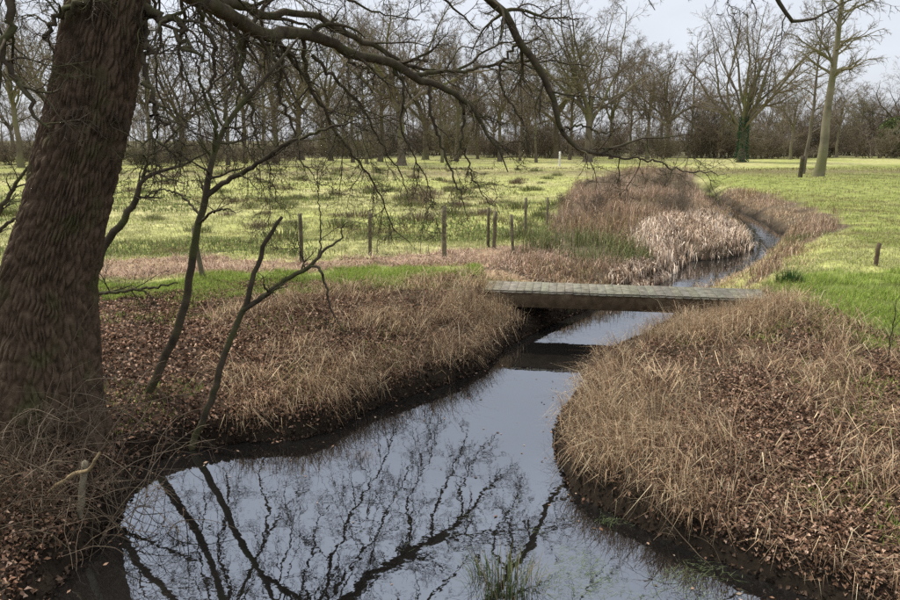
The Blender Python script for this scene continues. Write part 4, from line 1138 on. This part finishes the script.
for i in range(110):
    b = rng.choice([rng.uniform(170, 182), rng.uniform(184, 200), rng.uniform(200, 218), rng.uniform(216, 240)], p=[.3, .35, .25, .1])
    spots.append((rng.uniform(250, 560), b))
for i in range(34): spots.append((rng.uniform(-20, 260), rng.uniform(172, 232)))
for i, (a_, b_) in enumerate(spots):
    p = gpt(a_, b_); z = float(gh(p[0:1], p[1:2])[0])
    if inside(p[0:1], p[1:2], Z_SEDGEL)[0] or inside(p[0:1], p[1:2], Z_BRACK)[0]: continue
    br = rng.uniform() < 0.35
    m = TUB[rng.integers(0, 3)] if br else TUS[rng.integers(0, 4)]
    s = rng.uniform(0.7, 1.5)
    o = link('rush_tussock', m, None, (p[0], p[1], z), rng.uniform(0, 6.28), (s * 1.5, s * 1.5, s))
    tag(o, 'brown withered rush tussock in the meadow' if br else 'dark green rush tussock in the meadow', 'tussock', 'brown rush tussocks' if br else 'green rush tussocks')
# glossy green tuft by the bridge end
p = gpt(790, 281); z = float(gh(p[0:1], p[1:2])[0])
o = link('grass_tuft', tussock(50, 420, 0.42, [(0.05, 0.10, 0.03), (0.07, 0.13, 0.035), (0.04, 0.075, 0.025)], 0.012), None, (p[0], p[1], z), 0, (0.8, 0.8, 0.9))
tag(o, 'dense dark green tuft just past the right end of the footbridge', 'grass tuft')
# grass clump standing in the water
p = on_z(505, 588, WZ)
o = link('grass_clump', tussock(51, 260, 0.45, [(0.10, 0.15, 0.05), (0.20, 0.20, 0.10), (0.30, 0.24, 0.15), (0.07, 0.10, 0.035)], 0.007), None, (p[0], p[1], WZ), 0, (1.0, 0.8, 0.75))
tag(o, 'sparse green and straw grass clump growing out of the water', 'grass clump')
p = on_z(360, 460, WZ)
o = link('floating_grass', tussock(52, 130, 0.2, [(0.16, 0.11, 0.075), (0.10, 0.07, 0.05), (0.22, 0.16, 0.11)], 0.008), None, (p[0], p[1], WZ), 0, (0.6, 0.6, 0.55))
tag(o, 'small brown raft of dead grass in the middle of the pool', 'grass clump')

# floating scum, leaves and thin algae
a = Acc()
x, y = scatter(60000, -4, 5, 4.3, 11)
k = (sdist(x, y, STREAM) < -0.05); x, y = x[k], y[k]
e = np.exp(-(-sdist(x, y, STREAM)) / 0.25) * 0.05
k = rng.uniform(0, 1, len(x)) < 0.0018 + e * 0.7; x, y = x[k], y[k]; n = len(x)
p = np.stack([x, y, np.full(n, WZ + 0.004)], 1)
leaves(a, p, rng.uniform(0.02, 0.055, n), pal(n, LEAF + [(0.35, 0.27, 0.2)]), 0.96, 0.1)
o = link('floating_leaves', a.mesh('floating_leaves', M_leaf, False)); tag(o, 'scattered brown leaves floating on the pool', 'floating leaves', kind='stuff')
a = Acc()
x, y = scatter(60000, -1.5, 4.5, 4.3, 7.5)
k = (sdist(x, y, STREAM) < -0.02); x, y = x[k], y[k]
c0 = on_z(600, 560, WZ)
dn = np.exp(-((x - c0[0]) / 0.85) ** 2 - ((y - c0[1]) / 0.6) ** 2) * np.clip((fbm(x, y, 0.5, 151, 3) - 0.42) * 5, 0, 1)
k = rng.uniform(0, 1, len(x)) < dn * 0.8; x, y = x[k], y[k]; n = len(x)
p = np.stack([x, y, np.full(n, WZ + 0.003)], 1)
blades(a, p, rng.uniform(0.03, 0.12, n), rng.uniform(0.0014, 0.0024, n), np.full(n, 0.97), pal(n, [(0.20, 0.26, 0.12), (0.26, 0.30, 0.16), (0.14, 0.18, 0.07)]), bend=0.02, az=rng.normal(0.4, 0.8, n))
o = link('water_grass', a.mesh('water_grass', M_grass, False)); tag(o, 'thin pale green water grass floating near the right bank', 'water grass', kind='stuff')

# ------------------------------------------------------------------ brambles at the oak's foot
def bramble(label, cx, cy, n, seed, col, h=1.0, spread=0.9, r0=0.006):
    r = np.random.default_rng(seed)
    z0 = float(gh(np.array([cx]), np.array([cy]))[0])
    st = np.stack([cx + r.normal(0, spread * 0.4, n), cy + r.normal(0, spread * 0.3, n), np.zeros(n)], 1)
    st[:, 2] = np.maximum(gh(st[:, 0], st[:, 1]), WZ) - 0.03
    az = r.uniform(0, 6.283, n)
    d = np.stack([np.cos(az) * 0.6, np.sin(az) * 0.6, np.full(n, 1.0)], 1)
    P, R = grow(st, d, h * r.uniform(0.5, 1.4, n), np.full(n, r0) * r.uniform(0.6, 1.2, n), 12, 0.13, -0.11, 0.4, r)
    off = np.array([cx, cy, z0])
    o = empty('bramble', tuple(off)); tag(o, label, 'bramble')
    a = Acc(); V, Q = tubes(P, R, 4); a.add(V - off, Q, np.repeat(np.asarray(col)[None] * r.uniform(0.6, 1.3, (n, 1)), 12 * 4, 0))
    P2, R2 = children(P, R, 4, 0.2, 1, 50, 15, 0.35, 0.6, 5, 0.2, -0.05, 0.4, 0.002, 0.1, r=r)
    V, Q = tubes(P2, R2, 3); a.add(V - off, Q, np.asarray(col) * 0.8)
    s = link('stem', a.mesh('bramble_stem', M_wood), o); s['kind'] = 'stuff'
b = on_z(60, 480, -0.2); bramble('tangle of pale arching bramble stems in front of the oak trunk', b[0], b[1], 150, 201, (0.17, 0.13, 0.09), 1.15, 0.9, 0.0048)
b = on_z(30, 430, 0.0); bramble('tall thin bramble canes standing against the oak trunk', b[0], b[1] - 0.35, 60, 206, (0.15, 0.12, 0.085), 1.5, 0.8, 0.0045)
b = on_z(0, 520, -0.3); bramble('dark bramble tangle low on the bank below the oak', b[0], b[1], 90, 202, (0.085, 0.066, 0.042), 0.7, 0.6, 0.0045)
b = on_z(120, 400, 0.0); bramble('thin brown bramble shoots in the leaves right of the oak', b[0], b[1], 26, 203, (0.15, 0.10, 0.075), 0.7, 0.8, 0.004)
b = on_z(800, 450, -0.1); bramble('bramble stems arching over the dead grass on the right bank', b[0], b[1], 46, 204, (0.22, 0.165, 0.11), 0.8, 2.0, 0.004)

a = Acc(); P, R = limb([(38, 512, 5.75, .010), (50, 492, 5.7, .016), (66, 480, 5.65, .019), (76, 473, 5.6, .02), (88, 470, 5.55, .017), (97, 458, 5.5, .013), (100, 452, 5.5, .009)], 24, 0.004)
off = P[0]; V, Q = tubes(P[None], R[None], 8); a.add(V - off, Q, (0.33, 0.25, 0.14))
o = link('dead_branch', a.mesh('dead_branch', M_wood), None, tuple(off)); tag(o, 'bent pale barkless branch lying against the bank below the oak', 'branch')
a = Acc(); P, R = limb([(77, 545, 5.6, .030), (79, 520, 5.62, .031), (82, 490, 5.66, .031), (85, 462, 5.7, .028)], 12, 0.004)
off = P[0]; V, Q = tubes(P[None], R[None], 8)
m = len(V); V = np.vstack([V, P[-1] + [0, 0, .02]]); a.add2(V - off, Q, np.array([[m - 8 + j, m - 8 + (j + 1) % 8, m] for j in range(8)]), np.array((0.22, 0.19, 0.13)))
o = link('stake', a.mesh('stake', M_wood), None, tuple(off)); tag(o, 'upright rotting stake at the water edge under the oak', 'stake')
# thin dead weed stalk on the right lawn
a = Acc(); g = gpt(887, 366, 0.0); P = np.stack([np.full(10, 0.0) + rng.normal(0, .008, 10), rng.normal(0, .008, 10), np.linspace(-0.05, 0.9, 10)], 1)[None]; R = np.linspace(0.009, 0.004, 10)[None]
V, Q = tubes(P, R, 5); a.add(V, Q, (0.05, 0.04, 0.03))
P2, R2 = children(P, R, 9, 0.3, 1, 35, 10, 0.22, 0.6, 4, 0.1, 0.03, 0.4, 0.002, 0.08)
V, Q = tubes(P2, R2, 3); a.add(V, Q, (0.05, 0.04, 0.03))
o = link('weed_stalk', a.mesh('weed_stalk', M_wood), None, (g[0], g[1], float(gh(g[0:1], g[1:2])[0]))); tag(o, 'thin dark dead weed stalk on the green turf above the right bank', 'weed')
